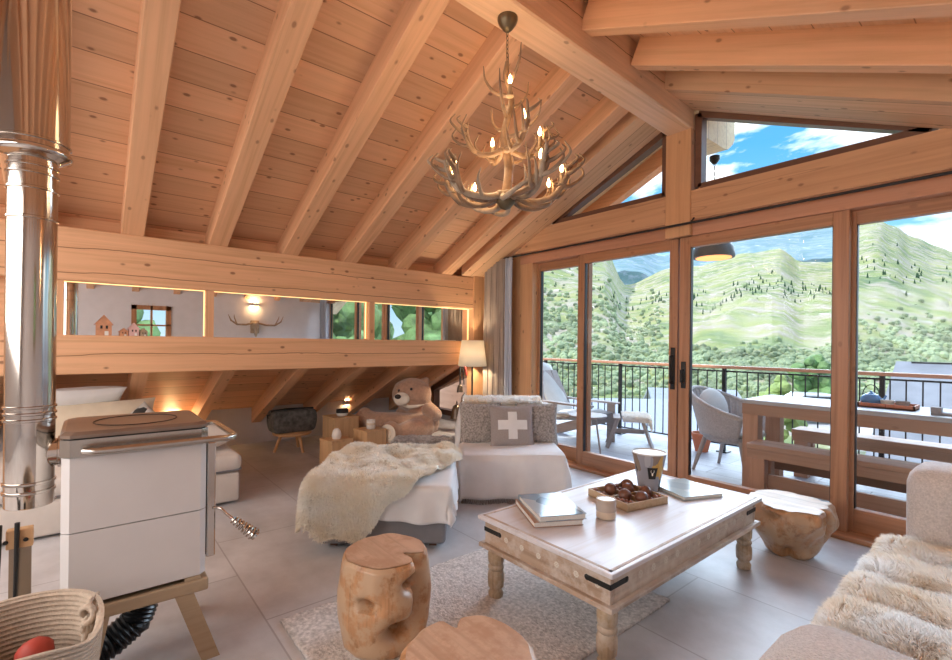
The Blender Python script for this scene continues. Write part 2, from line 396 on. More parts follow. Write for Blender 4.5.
m, nt, b = base_mat('mirror', .01, 1); b.inputs['Base Color'].default_value = (.86, .86, .86, 1)
# translucent lampshade
m = bpy.data.materials.new('shade'); MATS['shade'] = m; m.use_nodes = True; nt = m.node_tree; nt.nodes.clear()
df = nd(nt, 'ShaderNodeBsdfDiffuse'); df.inputs[0].default_value = (.92, .89, .84, 1); tl = nd(nt, 'ShaderNodeBsdfTranslucent'); tl.inputs[0].default_value = (.95, .90, .80, 1)
mixs = nd(nt, 'ShaderNodeMixShader', i_0=.45); oo = nd(nt, 'ShaderNodeOutputMaterial')
nt.links.new(df.outputs[0], mixs.inputs[1]); nt.links.new(tl.outputs[0], mixs.inputs[2]); nt.links.new(mixs.outputs[0], oo.inputs[0])

def tiles(name, col, mortar, bw, rh, rot=0, rough=.4, var=.12, msize=.006):
    m, nt, b = base_mat(name, rough); lk = nt.links.new
    geo = nd(nt, 'ShaderNodeNewGeometry'); mp = nd(nt, 'ShaderNodeMapping'); lk(geo.outputs['Position'], mp.inputs[0])
    mp.inputs['Rotation'].default_value = (0, 0, rot)
    mp.inputs['Location'].default_value = (.18, .02, 0)
    br = nd(nt, 'ShaderNodeTexBrick', offset=.5); lk(mp.outputs[0], br.inputs['Vector'])
    br.inputs['Scale'].default_value = 1; br.inputs['Brick Width'].default_value = bw; br.inputs['Row Height'].default_value = rh
    br.inputs['Mortar Size'].default_value = msize; br.inputs['Mortar Smooth'].default_value = .3
    br.inputs['Color1'].default_value = (*[c*(1-var) for c in col], 1); br.inputs['Color2'].default_value = (*[min(1, c*(1+var)) for c in col], 1)
    br.inputs['Mortar'].default_value = (*mortar, 1)
    n = nd(nt, 'ShaderNodeTexNoise', i_Scale=2.6, i_Detail=7.0, i_Roughness=.65); lk(geo.outputs['Position'], n.inputs['Vector'])
    rp = ramp(nt, [(.3, (.78, .77, .76)), (.7, (1.12, 1.12, 1.12))]); lk(n.outputs[0], rp.inputs[0])
    mx = nd(nt, 'ShaderNodeMix', data_type='RGBA', blend_type='MULTIPLY'); mx.inputs[0].default_value = 1
    lk(br.outputs[0], mx.inputs[6]); lk(rp.outputs[0], mx.inputs[7]); lk(mx.outputs[2], b.inputs['Base Color'])
    bp = nd(nt, 'ShaderNodeBump', i_Strength=.25, i_Distance=.004); lk(n.outputs[0], bp.inputs['Height']); lk(bp.outputs[0], b.inputs['Normal'])
tiles('stone_floor', (.56, .56, .58), (.38, .37, .38), 1.15, .72, 0, .42, .06, .005)
tiles('deck_tiles', (.44, .45, .49), (.2, .2, .22), .9, .3, 0, .55)

def interp(tab, s):
    if s <= tab[0][0]: return tab[0][1]
    for (a, va), (b, vb) in zip(tab, tab[1:]):
        if s <= b:
            k = (s-a)/(b-a); k = k*k*(3-2*k); return va+(vb-va)*k
    return tab[-1][1]
# ================================================================ INSIDE: helpers for soft things
def drape(x, y, a, b, h, r=.05, flare=.10, zmin=.008, ph=0.0, fold=.02):
    ex = max(0, abs(x)-a); ey = max(0, abs(y)-b); e = math.hypot(ex, ey)
    px = max(-a, min(a, x)); py = max(-b, min(b, y)); z = h
    if e > 0:
        dx, dy = math.copysign(ex, x)/e, math.copysign(ey, y)/e
        if e < r*PI/2: off = r*math.sin(e/r); dz = r*(1-math.cos(e/r))
        else:
            k = e-r*PI/2; dz = r+k; w_ = min(1, k*6)
            s = (x*dy*dy+y*dx*dx) if (ex > 0) != (ey > 0) else (x-y)
            off = r+k*flare+fold*w_*math.sin(s*26+ph)
        if h-dz < zmin: off += (zmin-(h-dz))*.8; dz = h-zmin
        px += dx*off; py += dy*off; z = h-dz
    return Vector((px, py, z))
def fur(name, mat, fn, count, length, nu=40, nv=40, lean=(0, 0, -.4), width=.0045, seed=1, parent=None, spread=.55, clump=1.0, seg=2, edge=None):
    """a pelt: soft base surface plus many tapering locks of wool, one mesh"""
    rnd = random.Random(seed); mb = MB()
    mb.grid(fn, nu, nv)
    ln = Vector(lean); e = .012
    for i in range(count):
        u, v = rnd.random(), rnd.random()
        if edge and rnd.random() < edge:
            if rnd.random() < .5: u = rnd.choice((rnd.random()*.04, 1-rnd.random()*.04))
            else: v = rnd.choice((rnd.random()*.04, 1-rnd.random()*.04))
        p = Vector(fn(u, v)); pu = Vector(fn(min(1, u+e), v))-Vector(fn(max(0, u-e), v)); pv = Vector(fn(u, min(1, v+e)))-Vector(fn(u, max(0, v-e)))
        n = pu.cross(pv)
        if n.length < 1e-9: continue
        n.normalize()
        if n.z < -.25: n = -n
        c = Vector((noise.noise(p*9*clump), noise.noise(p*9*clump+Vector((7, 1, 2))), noise.noise(p*9*clump+Vector((3, 9, 5)))))
        d = (n+Vector((rnd.uniform(-1, 1), rnd.uniform(-1, 1), rnd.uniform(-1, 1)))*spread*.6+c*1.1*spread+ln*.35).normalized()
        L = length*rnd.uniform(.6, 1.15)
        side = d.cross(Vector((rnd.uniform(-1, 1), rnd.uniform(-1, 1), rnd.uniform(-1, 1)))).normalized()*width
        pts = [p-n*.003]; q = pts[0]
        for k in range(seg):
            d = (d+ln*.28+c*.2).normalized(); q = q+d*L/seg; pts.append(q)
        n0 = len(mb.v)
        for k, q in enumerate(pts[:-1]):
            f = 1-.35*k/seg; mb.v.append(tuple(q-side*f)); mb.v.append(tuple(q+side*f))
        mb.v.append(tuple(pts[-1]))
        for k in range(len(pts)-2): mb.f.append((n0+2*k, n0+2*k+1, n0+2*k+3, n0+2*k+2)); mb.sm.append(True)
        k = len(pts)-2; mb.f.append((n0+2*k, n0+2*k+1, n0+2*k+2)); mb.sm.append(True)
    return mb.build(name, mat, parent, fixn=False)
def polar(tab):
    """outline radius by angle in degrees, smoothed between the table's points"""
    tab = sorted(tab); tab = [(tab[-1][0]-360, tab[-1][1])]+tab+[(tab[0][0]+360, tab[0][1])]
    def f(a):
        d = math.degrees(a); d = (d+180) % 360-180
        return interp(tab, d)
    return f
def pillow_fn(w_, h_, t_, side):
    def fn(u, v):
        a, b = 2*u-1, 2*v-1
        th = t_*(max(0, 1-abs(a)**2.6)*max(0, 1-abs(b)**2.6))**.45
        pin = 1-.07*(1-abs(a)**2)*abs(b)**3; pin2 = 1-.07*(1-abs(b)**2)*abs(a)**3
        return (side*th+.004*noise.noise(Vector((a*3, b*3, side))), a*w_/2*pin2, b*h_/2*pin)
    return fn
def pillow(name, w_, h_, t_, mat, parent=None):
    mb = MB(); mb.grid(pillow_fn(w_, h_, t_, 1), 18, 18); mb.grid(pillow_fn(w_, h_, t_, -1), 18, 18)
    o = mb.build(name, mat, parent); return o
def place(o, loc, rot=(0, 0, 0)): o.location = loc; o.rotation_euler = rot; return o


# ================================================================ THE SETTING
def pl(x): return 2.31+.45*(x+5)            # underside of the left rafters
def pr(x): return 3.58-.45*(x+2.1)          # underside of the right rafters
def plow(x): return 1.10+.45*(x+5.1)        # underside of the rafters under the eaves
XR = .72
struct('floor', MB().box((-7.1, -2.6, -.12), (XR+.1, 4.46, 0)), 'stone_floor', 'pale grey stone tile floor of the living room')
struct('deck_floor', MB().box((-8, 4.46, -.14), (3.5, 7.0, -.02)), 'deck_tiles', 'grey blue tiled floor of the balcony outside')
RH = .2
# ceilings
struct('ceiling', MB().prism([(-5.3, pl(-5.3)+RH), (-2.2, pl(-2.2)+RH), (-2.2, pl(-2.2)+RH+.3), (-5.3, pl(-5.3)+RH+.3)], 'y', -2.7, 4.42), 'ceiling_boards', 'sloping pine board ceiling on the left of the ridge beam')
struct('ceiling', MB().prism([(-2.2, pr(-2.2)+RH), (XR+.3, pr(XR+.3)+RH), (XR+.3, pr(XR+.3)+RH+.3), (-2.2, pr(-2.2)+RH+.3)], 'y', -2.7, 4.42), 'ceiling_boards', 'sloping pine board ceiling on the right of the ridge beam')
struct('ceiling', MB().prism([(-7.15, plow(-7.15)+RH), (-5.12, plow(-5.12)+RH), (-5.12, plow(-5.12)+RH+.2), (-7.15, plow(-7.15)+RH+.2)], 'y', -2.7, 4.45), 'ceiling_boards', 'low sloping board ceiling under the mirror beam')
struct('eave_boards', MB().prism([(-6.0, pl(-6.0)+RH), (-2.2, pl(-2.2)+RH), (-2.2, pl(-2.2)+RH+.1), (-6.0, pl(-6.0)+RH+.1)], 'y', 4.42, 4.96), 'overhang', 'wooden roof overhang outside the left gable window')
struct('eave_boards', MB().prism([(-2.2, pr(-2.2)+RH), (1.6, pr(1.6)+RH), (1.6, pr(1.6)+RH+.1), (-2.2, pr(-2.2)+RH+.1)], 'y', 4.42, 5.0), 'overhang', 'wooden roof overhang outside the right gable window')
struct('eave_rafter', MB().beam((-6.0, 4.86, pl(-6.0)+.11), (-2.25, 4.86, pl(-2.25)+.11), .12, .18), 'overhang_rafter', 'orange stained outer rafter beyond the left gable window')
# rafters: one object each
for i, y in enumerate((-1.71, -1.03, -.38, .29, .945, 1.615, 2.275, 2.94, 3.62)):
    struct('rafter', MB().beam((-5.2, y, pl(-5.2)+RH/2+.01), (-2.12, y, pl(-2.12)+RH/2+.01), .16, RH+.02, bev=.006), 'rafter_left', 'pine rafter of the left roof slope')
for i, y in enumerate((-1.26, -.62, .02, .68, 1.34, 1.98, 2.62, 3.24)):
    struct('rafter', MB().beam((-2.0, y, pr(-2.0)+RH/2+.01), (XR+.1, y, pr(XR+.1)+RH/2+.01), .11, RH+.02, bev=.006), 'rafter_right', 'pine rafter of the right roof slope')
for y in (-.9, -.3, .36, 1.07, 1.79, 2.49, 3.17, 3.9):
    struct('rafter', MB().beam((-7.0, y, plow(-7.0)+RH/2), (-5.05, y, plow(-5.05)+RH/2), .12, RH, bev=.005), 'rafter_left', 'short pine rafter of the low eaves ceiling')
wood('gable_boards', (.72, .44, .26), 'x', knots=.7, tilt=R(24.2), board=('y', .2)); wood('gable_boards_right', (.72, .44, .26), 'x', knots=.7, tilt=-R(24.2), board=('y', .2))
struct('wall_rafter', MB().prism([(-5.0, pl(-5.0)), (-2.25, pl(-2.25)), (-2.25, pl(-2.25)+.3), (-5.0, pl(-5.0)+.3)], 'y', 3.86, 4.29), 'gable_boards', 'broad pine wall rafter above the left gable window')
struct('wall_rafter', MB().prism([(-2.2, pr(-2.2)), (XR, pr(XR)), (XR, pr(XR)+.3), (-2.2, pr(-2.2)+.3)], 'y', 3.74, 4.29), 'gable_boards_right', 'broad pine wall rafter above the right gable window')
# ridge beam, slightly skew as built, running out under the overhang with a cut nose
rb = MB(); k = -.04
rb.add([(-2.05, -2.6, 3.40), (-1.81, -2.6, 3.40), (-1.81, -2.6, 4.0), (-2.05, -2.6, 4.0),
        (-2.33, 4.32, 3.40), (-2.09, 4.32, 3.40), (-2.09, 4.32, 4.0), (-2.33, 4.32, 4.0)],
       [(0, 1, 2, 3), (7, 6, 5, 4), (0, 4, 5, 1), (1, 5, 6, 2), (2, 6, 7, 3), (3, 7, 4, 0)])
o = struct('ridge_beam', rb, 'ridge_y', 'massive square pine ridge beam running to the gable post')
o.modifiers.new('b', 'BEVEL').width = .012
rn = MB().prism([(4.32, 3.40), (4.95, 3.40), (5.05, 3.42), (5.16, 3.50), (5.2, 3.56), (5.2, 3.86), (4.32, 3.86)], 'x', -2.33, -2.09)
struct('ridge_beam', rn, 'overhang', 'rounded outer nose of the ridge beam beyond the glass')
# purlins with the mirror band between them
o = struct('purlin_beam', MB().box((-5.26, -2.6, 1.87), (-5.0, 4.07, 2.30), bev=.01), 'beam_upper', 'upper pine beam above the long mirror band')
o = struct('purlin_beam', MB().box((-5.26, -2.6, 1.11), (-5.0, 4.07, 1.43), bev=.01), 'beam_lower', 'lower pine beam that forms a ledge under the mirror band')
struct('wall_left', MB().box((-5.3, -2.6, 1.2), (-5.2, 4.3, 2.6)), 'pine_y', 'board wall behind the mirror band')
struct('wall_left', MB().box((-7.1, -2.6, 0), (-6.9, 4.45, .62)), 'wall_paint', 'low grey white knee wall under the eaves')
struct('wall_right', MB().box((XR, -2.6, 0), (XR+.12, .62, 2.7)), 'wall_paint', 'white side wall behind the sofa')
struct('wall_right', MB().box((XR, 1.25, 0), (XR+.12, 4.46, 2.7)), 'wall_paint', 'white side wall behind the sofa')
struct('wall_right', MB().box((XR, .62, 0), (XR+.12, 1.25, 1.3)), 'wall_paint', 'white side wall behind the sofa')
struct('wall_right', MB().box((XR, .62, 2.05), (XR+.12, 1.25, 2.7)), 'wall_paint', 'white side wall behind the sofa')
bw = MB().box((-7.1, -2.7, 0), (XR+.1, -2.55, 4.3))
struct('wall_back', bw, 'wall_shade', 'pale back wall of the room')
struct('trim_1', MB().box((-3.05, -.66, 0), (-2.93, -.475, 3.4)), 'post_z', 'dark upright timber at the picture edge beside the stove pipe')
# mirrors, dividers and their light strips
for i, (a, b) in enumerate(((-.17, .85), (.92, 2.52), (2.61, 4.06))):
    t = thing('wall_mirror', ['long wall mirror above the ledge, with the small wooden houses in front', 'middle long wall mirror above the ledge, between the two upright dividers', 'wall mirror above the ledge nearest the balcony windows and lampshade'][i], 'mirror', (-5.12, (a+b)/2, 1.43), group='mirrors between the two beams')
    toW(MB().box((-5.14, a, 1.43), (-5.105, b, 1.87)), t).build('mirror_glass', 'mirror', t)
    toW(MB().box((-5.095, a, 1.866), (-5.085, b, 1.87)), t).build('light_strip', 'led', t)
    toW(MB().box((-5.10, a, 1.44), (-5.092, a+.004, 1.865)), t).build('light_strip', 'led', t)
    toW(MB().box((-5.10, b-.004, 1.44), (-5.092, b, 1.865)), t).build('light_strip', 'led', t)
for y in (-.19, .885, 2.565):
    struct('mirror_divider', MB().box((-5.2, y-.033, 1.42), (-5.03, y+.033, 1.88)), 'pine_z', 'slim pine upright dividing the mirrors')
# front gable wall left of the glazing
struct('wall_front', MB().prism([(-5.12, 1.2), (-5.12, 0), (-4.33, 0), (-4.33, pl(-4.33)+.05), (-5.12, pl(-5.12)+.05)], 'y', 4.33, 4.45), 'post_z', 'warm pine boarding behind the curtain')
struct('corner_post', MB().box((-5.12, 4.06, 0), (-4.975, 4.32, 2.34), bev=.008), 'post_z', 'square pine corner post at the end of the two beams')
struct('wall_front', MB().prism([(-7.1, 0), (-5.12, 0), (-5.12, .28), (-7.1, .28)], 'y', 4.33, 4.45), 'wall_paint', 'white gable wall under the low window')
struct('wall_front', MB().prism([(-7.1, .28), (-6.35, .28), (-6.35, plow(-6.35)+.25), (-7.1, plow(-7.1)+.25)], 'y', 4.33, 4.45), 'wall_paint', 'white gable wall beside the low window')
struct('wall_front', MB().prism([(-6.35, plow(-6.35)+.08), (-5.12, plow(-5.12)-.06), (-5.12, plow(-5.12)+.25), (-6.35, plow(-6.35)+.25)], 'y', 4.33, 4.45), 'pine_x', 'pine boarding above the low window')
w1 = MB()
def wt(x): return .62+.45*(x+6.3)
w1.prism([(-6.35, .28), (-6.27, .28), (-6.27, wt(-6.27)), (-6.35, wt(-6.35))], 'y', 4.3, 4.42)
w1.prism([(-5.20, .28), (-5.12, .28), (-5.12, wt(-5.12)), (-5.20, wt(-5.2))], 'y', 4.3, 4.42)
w1.prism([(-6.27, .28), (-5.20, .28), (-5.20, .36), (-6.27, .36)], 'y', 4.3, 4.42)
w1.prism([(-6.35, wt(-6.35)), (-5.12, wt(-5.12)), (-5.12, wt(-5.12)+.09), (-6.35, wt(-6.35)+.09)], 'y', 4.3, 4.42)
wn = struct('window_1', w1, 'dark_x', 'low slanted window behind the teddy bear')
MB().prism([(-6.27, .36), (-5.20, .36), (-5.20, wt(-5.2)), (-6.27, wt(-6.27))], 'y', 4.36, 4.37).build('glass_pane', 'glass', wn)
# glazing wall
struct('trim_2', MB().box((-4.33, 4.30, 0), (-4.12, 4.46, 2.42), bev=.004), 'post_z', 'pink pine jamb board left of the glazing')
struct('trim_3', MB().box((-4.33, 4.30, 2.42), (.40, 4.46, 2.56), bev=.004), 'rail_wood', 'orange pine head board above the sliding doors')
def clampx(z): return ((z-2.31)/.45-5, (3.58-z)/.45-2.1)
a0, b0 = clampx(2.56); a1, b1 = clampx(2.83)
struct('gable_beam', MB().prism([(a0, 2.56), (b0, 2.56), (b1, 2.83), (a1, 2.83)], 'y', 4.27, 4.45), 'post_x' if 'post_x' in MATS else wood('post_x', (.62, .35, .19), 'x', knots=.6, cracks=.4), 'pine cross beam with slanted ends above the doors')
struct('gable_post', MB().box((-2.335, 4.255, 2.42), (-2.09, 4.47, 3.41), bev=.008), 'post_z', 'square pine post carrying the ridge beam')
# gable triangles: dark frame round the glass
def tri(name, pts, label):
    wf = MB()
    n = len(pts); c = sum((Vector((p[0], 0, p[1])) for p in pts), Vector())/n
    for i in range(n):
        p, q = Vector((pts[i][0], 4.36, pts[i][1])), Vector((pts[(i+1) % n][0], 4.36, pts[(i+1) % n][1]))
        wf.beam(p, q, .062, .1, upv=(0, 1, 0))
    o = struct(name, wf, 'dark_x', label)
    MB().prism(pts, 'y', 4.375, 4.385).build('glass_pane', 'glass', o)
tri('window_2', [(-3.80, 2.86), (-2.37, 2.86), (-2.37, pl(-2.37)-.02), (-3.80, 2.87)], 'triangular gable window left of the ridge post')
tri('window_3', [(-2.05, 2.86), (-.50, 2.86), (-.50, 2.87), (-2.05, pr(-2.05)-.02)], 'triangular gable window right of the ridge post')

def door(n, x0, x1, y, label, sl=.085, top=.10, bot=.19, z0=.03, z1=2.42, handle=None, gap=None):
    f = MB()
    f.box((x0, y-.035, z0), (x0+sl, y+.035, z1), bev=.004); f.box((x1-sl, y-.035, z0), (x1, y+.035, z1), bev=.004)
    o = struct('door_%d' % n, f, 'door_z', label)
    MB().box((x0+sl, y-.034, z1-top), (x1-sl, y+.034, z1), bev=.004).build('top_rail', 'door_x', o)
    MB().box((x0+sl, y-.034, z0), (x1-sl, y+.034, z0+bot-.03), bev=.004).build('bottom_rail', 'door_x', o)
    g = MB().box((x0+sl, y-.004, z0+bot-.03), (x1-sl, y+.004, z1-top)).build('glass_pane', 'glass', o)
    gk = MB()
    for xx in (x0+sl, x1-sl-.006): gk.box((xx, y-.02, z0+bot-.03), (xx+.006, y+.02, z1-top))
    gk.build('gasket', 'black_rubber', o)
    if handle:
        for hx, za, zb in handle:
            h = MB().box((hx-.022, y-.045, za), (hx+.022, y-.035, zb), bev=.003)
            h.tube([(hx, y-.04, zb-.08), (hx, y-.085, zb-.08), (hx, y-.085, za+.06), (hx, y-.04, za+.06)], .011, 8)
            h.build('door_handle', 'black_iron', o)
    return o
door(1, -4.12, -3.33, 4.44, 'narrow fixed glass panel beside the curtain', sl=.04)
door(2, -3.42, -2.235, 4.36, 'wide sliding glass door left of the centre stile', handle=[(-2.275, .98, 1.38)])
door(3, -2.22, -.93, 4.36, 'wide sliding glass door right of the centre stile', sl=.10, handle=[(-2.17, 1.0, 1.25)])
door(4, -.95, .60, 4.44, 'right-hand fixed glass panel behind the sofa', bot=.2, sl=.045)
struct('trim_4', MB().box((-4.33, 4.24, 0), (.72, 4.5, .035), bev=.006), 'door_x', 'wooden threshold under the glass doors')
struct('trim_5', MB().box((.40, 4.30, 2.3), (.72, 4.46, 2.6)), 'rail_wood')
struct('wall_front', MB().box((.59, 4.33, 0), (.72, 4.46, 2.5)), 'wall_paint', 'narrow white wall right of the glazing')
# small casement in the side wall, seen only in the mirror
w5 = MB()
for a, b in (((.62, 1.3), (.70, 2.05)), ((1.17, 1.3), (1.25, 2.05)), ((.62, 1.3), (1.25, 1.38)), ((.62, 1.97), (1.25, 2.05)), ((.92, 1.3), (.95, 2.05)), ((.62, 1.66), (1.25, 1.69))):
    w5.box((XR-.02, a[0], a[1]), (XR+.1, b[0], b[1]))
wn = struct('window_4', w5, 'door_z', 'small wooden casement window reflected in the mirror')
MB().box((XR+.05, .68, 1.36), (XR+.056, 1.2, 2.0)).build('glass_pane', 'glass', wn)

# curtain rail and curtains
t = thing('curtain_rail', 'thin dark metal curtain rail running above the glass doors', 'curtain rail', (-2, 4.2, 2.55))
toW(MB().tube([(-4.93, 4.2, 2.515), (.62, 4.2, 2.515)], .011, 10), t).build('rod', 'black_iron', t)
for x in (-4.5, -2.06, .55):
    toW(MB().tube([(x, 4.2, 2.515), (x, 4.265, 2.57)] if x > -4.4 else [(x, 4.2, 2.515), (x, 4.33, 2.515)], .008, 8), t).build('bracket', 'black_iron', t)
def curtain(x0, x1, y, z0, z1, folds, amp, name, mat, label, sheen=None):
    def fn(u, v):
        x = x0+(x1-x0)*u; a = amp*(1-.35*v)
        return (x+.012*math.sin(u*folds*4*PI+1), y+a*math.sin(u*folds*2*PI)+.01*math.sin(v*5+u*20), z0+(z1-z0)*v)
    o = MB().grid(fn, folds*14, 24).build(name, mat, fixn=False); o.modifiers.new('s', 'SOLIDIFY').thickness = .004
    tag(o, label, 'curtain'); return o
curtain(-4.90, -4.50, 4.18, .01, 2.505, 7, .035, 'curtain', 'curtain', 'taupe linen curtain gathered at the left end of the glazing')
curtain(-4.49, -4.36, 4.18, .01, 2.505, 2, .035, 'curtain', 'curtain_light', 'pale grey blue curtain lining strip beside the glass panel')
curtain(.28, .54, 4.18, .01, 2.50, 5, .035, 'curtain', 'curtain_light', 'pale curtain at the sofa end of the glazing, seen in the mirror')

# ================================================================ OUTSIDE
t = thing('balcony_railing', 'balcony railing of thin black bars with a wooden handrail', 'railing', (-2.5, 6.6, -.02))
toW(MB().box((-8, 6.55, 1.10), (3.4, 6.66, 1.14), bev=.006), t).build('handrail', 'rail_wood', t)
toW(MB().box((-8, 6.59, .08), (3.4, 6.61, .10)), t).build('bottom_bar', 'black_iron', t)
toW(MB().box((-8, 6.59, 1.055), (3.4, 6.61, 1.075)), t).build('top_bar', 'black_iron', t)
bal = toW(MB().box((-.006, 6.594, .09), (.006, 6.606, 1.06)), t)
posts = [-5.95, -4.35, -2.75, -1.12, .5, 2.1]
b0 = None; xx = -7.2
while xx < 2.0:
    if min(abs(xx-p) for p in posts) > .05:
        if b0 is None:
            b0 = MB().box((-.006, -.006, .11), (.006, .006, 1.08)).build('baluster', 'black_iron', t); b0.location = (xx+2.5, 0, 0)
        else:
            c = b0.copy(); link(c); c.parent = t; c.location = (xx+2.5, 0, 0)
    xx += .128
for p in posts:
    c = toW(MB().box((p-.022, 6.578, -.02), (p+.022, 6.622, 1.10)).box((p-.07, 6.53, -.02), (p+.07, 6.67, -.005)), t).build('post', 'black_iron', t)

struct('privacy_panel', MB().box((-7.6, 4.95, -.1), (-5.25, 5.0, 1.35)), 'picnic_x', 'wooden privacy boards outside the low slanted window')
# pendant lamp hanging from the ridge nose outside
t = thing('hanging_lamp', 'grey metal bell lamp with a glowing orange inside, hung on the balcony', 'lamp', (-2.24, 5.08, 2.33))
MB().lathe([(.20, 0), (.205, .02), (.19, .10), (.13, .19), (.05, .26), (.03, .30), (0, .30)], 28).build('shade', plain('lamp_grey', (.12, .13, .14), .5), t)
MB().lathe([(0, -.004), (.17, -.004), (.172, .0)], 24).build('glow_disc', plain('lamp_orange', (.9, .35, .1), .5, em=1.5, emc=(1, .35, .1)), t)
ch = MB()
for i in range(26):
    z = .30+i*.03; a = PI/2*(i % 2)
    ch.tube([(math.cos(q)*.007*math.cos(a), math.cos(q)*.007*math.sin(a), z+.017+.018*math.sin(q)) for q in [k*PI/4 for k in range(8)]], .0028, 5, closed=True)
ch.build('chain', 'black_iron', t)
MB().lathe([(.05, 1.07), (.05, 1.03), (.02, .99), (0, .99)], 18).build('ceiling_cup', 'black_iron', t)

# picnic table and benches
def slab(mb, a, b, bev=.008): return mb.box(a, b, bev=bev)
t = thing('picnic_table', 'long wooden table with thick block legs standing on the balcony', 'table', (-.7, 5.4, -.02))
toW(MB().box((-1.93, 5.04, .835), (.9, 5.80, .875), bev=.006), t).build('tabletop', 'picnic_top', t)
toW(MB().box((-1.93, 5.05, .73), (.9, 5.12, .835)).box((-1.93, 5.72, .73), (.9, 5.79, .835)).box((-1.90, 5.12, .73), (-1.82, 5.72, .835)), t).build('apron', 'picnic_x', t)
for x, y in ((-1.93, 5.06), (-1.93, 5.66), (.75, 5.06), (.75, 5.66)):
    toW(MB().box((x, y, -.02), (x+.14, y+.13, .73), bev=.006), t).build('leg', 'picnic_z', t)
toW(MB().box((-1.8, 5.40, .16), (.8, 5.46, .28)), t).build('stretcher', 'picnic_x', t)
for y0, lab in ((4.75, 'nearer wooden bench in front of the balcony table'), (5.98, 'farther wooden bench between the balcony table and the railing')):
    t = thing('picnic_bench', lab, 'bench', (-.6, y0+.16, -.02), group=None)
    toW(MB().box((-1.78, y0, .455), (.8, y0+.30, .50), bev=.006), t).build('seat', 'picnic_x', t)
    toW(MB().box((-1.775, y0+.02, .37), (.79, y0+.28, .455)), t).build('apron', 'picnic_x', t)
    for x in (-1.76, .62):
        toW(MB().box((x, y0+.02, -.02), (x+.13, y0+.12, .37), bev=.005), t).build('leg', 'picnic_z', t)
        toW(MB().box((x, y0+.19, -.02), (x+.13, y0+.28, .37), bev=.005), t).build('leg', 'picnic_z', t)
    toW(MB().box((-1.7, y0+.10, .10), (.7, y0+.14, .22)), t).build('stretcher', 'picnic_x', t)

# woven armchair at the table end
t = thing('woven_armchair', 'curved woven armchair with pale cushions at the end of the balcony table', 'chair', (-2.25, 5.62, -.02), R(-6))
def shell(u, v, off=0):
    a = R(-128)+R(256)*u; bk = (1+math.cos(a))/2      # a=0 is the back
    r = .30+.09*v
    z = .42+v*(.20+.30*bk**1.3)
    return (-math.cos(a)*(r*1.05+.04*v), math.sin(a)*r, z)
s = MB().grid(shell, 40, 10)
o = s.build('shell', 'wicker', t, fixn=False); o.modifiers.new('s', 'SOLIDIFY').thickness = .022
st = MB()
for i in range(25):
    u = (i+.5)/25
    st.tube([Vector(shell(u, v))*1.0+Vector((0, 0, 0)) for v in (0, .3, .6, 1)], .013, 6)
st.build('weave', 'wicker', t)
MB().tube([shell(i/40, 1) for i in range(41)], .022, 8).build('rim', 'wicker', t)
MB().lathe([(0, .36), (.27, .36), (.30, .39), (.30, .43), (0, .43)], 28).build('seat', 'wicker', t)
MB().ell((.04, 0, .47), (.30, .28, .07)).build('seat_cushion', 'light_cushion', t)
MB().ell((-.22, 0, .70), (.10, .26, .23), rot=(0, R(-14), 0)).build('back_cushion', 'light_cushion', t)
for sx_, sy_ in ((1, 1), (1, -1), (-1, 1), (-1, -1)):
    MB().tube([(sx_*.20, sy_*.2, .38), (sx_*.30, sy_*.27, .0)], [.028, .018], 8).build('leg', 'grey_wood', t)

# slatted garden chairs and round table on the left of the balcony
def adirondack(loc, rz, label, throw=False):
    t = thing('garden_chair', label, 'chair', loc, rz, None)
    for k in range(4):
        y = -.225+k*.15
        MB().beam((-.28, y, .32), (-.66, y, 1.0), .13, .02, upv=(1, 0, .5)).build('back_slat', 'grey_wood', t)
    for k in range(5):
        x = -.22+k*.13; MB().box((x, -.27, .33+.025*k), (x+.11, .27, .35+.025*k)).build('seat_slat', 'grey_wood', t)
    for s_ in (-1, 1):
        MB().beam((-.62, s_*.29, .03), (.42, s_*.29, .38), .03, .12).build('side_rail', 'grey_wood', t)
        MB().box((.30, s_*.31-.015, 0), (.42, s_*.31+.015, .56)).build('front_leg', 'grey_wood', t)
        MB().prism([(-.50, s_*.33-.05), (.30, s_*.33-.07), (.46, s_*.33-.06), (.46, s_*.33+.06), (.30, s_*.33+.07), (-.50, s_*.33+.03)], 'z', .56, .585).build('armrest', 'grey_wood', t)
    return t
t = adirondack((-4.4, 5.6, -.02), R(2), 'slatted grey wooden garden chair with long pale cushion behind the curtain side')
c1 = MB().grid(lambda u, v: (-.72+.46*min(1, u*2)+max(0, u-.5)*2*.60, -.24+.48*v, 1.08-.70*min(1, u*2)**.9+max(0, u-.5)*2*.07+.05*math.sin(v*PI)), 20, 10).build('chair_cushion', 'light_cushion', None, fixn=False)
c1.location = (-4.4, 5.6, -.02); c1.rotation_euler = (0, 0, R(2)); m_ = c1.modifiers.new('s', 'SOLIDIFY'); m_.thickness = .09
tag(c1, 'long pale grey cushion draped over the slatted garden chair', 'cushion')
t = thing('garden_footstool', 'slatted grey footstool with splayed legs right of the round balcony table', 'footstool', (-3.72, 5.88, -.02), R(35))
for k in range(4): MB().box((-.22+.115*k, -.22, .40), (-.22+.115*k+.095, .22, .42)).build('slat', 'grey_wood', t)
for x in (-.2, .2):
    for y in (-.17, .17): MB().beam((x*.8, y, .40), (x*1.5, y*1.25, 0), .09, .025).build('leg', 'grey_wood', t)
MB().box((-.2, -.015, .18), (.2, .015, .24)).build('stretcher', 'grey_wood', t)
o = fur('sheepskin', 'fur_white', lambda u, v: (lambda q: (q.x, q.y, q.z))(drape(-.1+.52*u, -.3+.6*v, .22, .20, .445, .05, .05, .1, 0, .01)), 2500, .03, 20, 20, lean=(0, 0, -.4), seed=14)
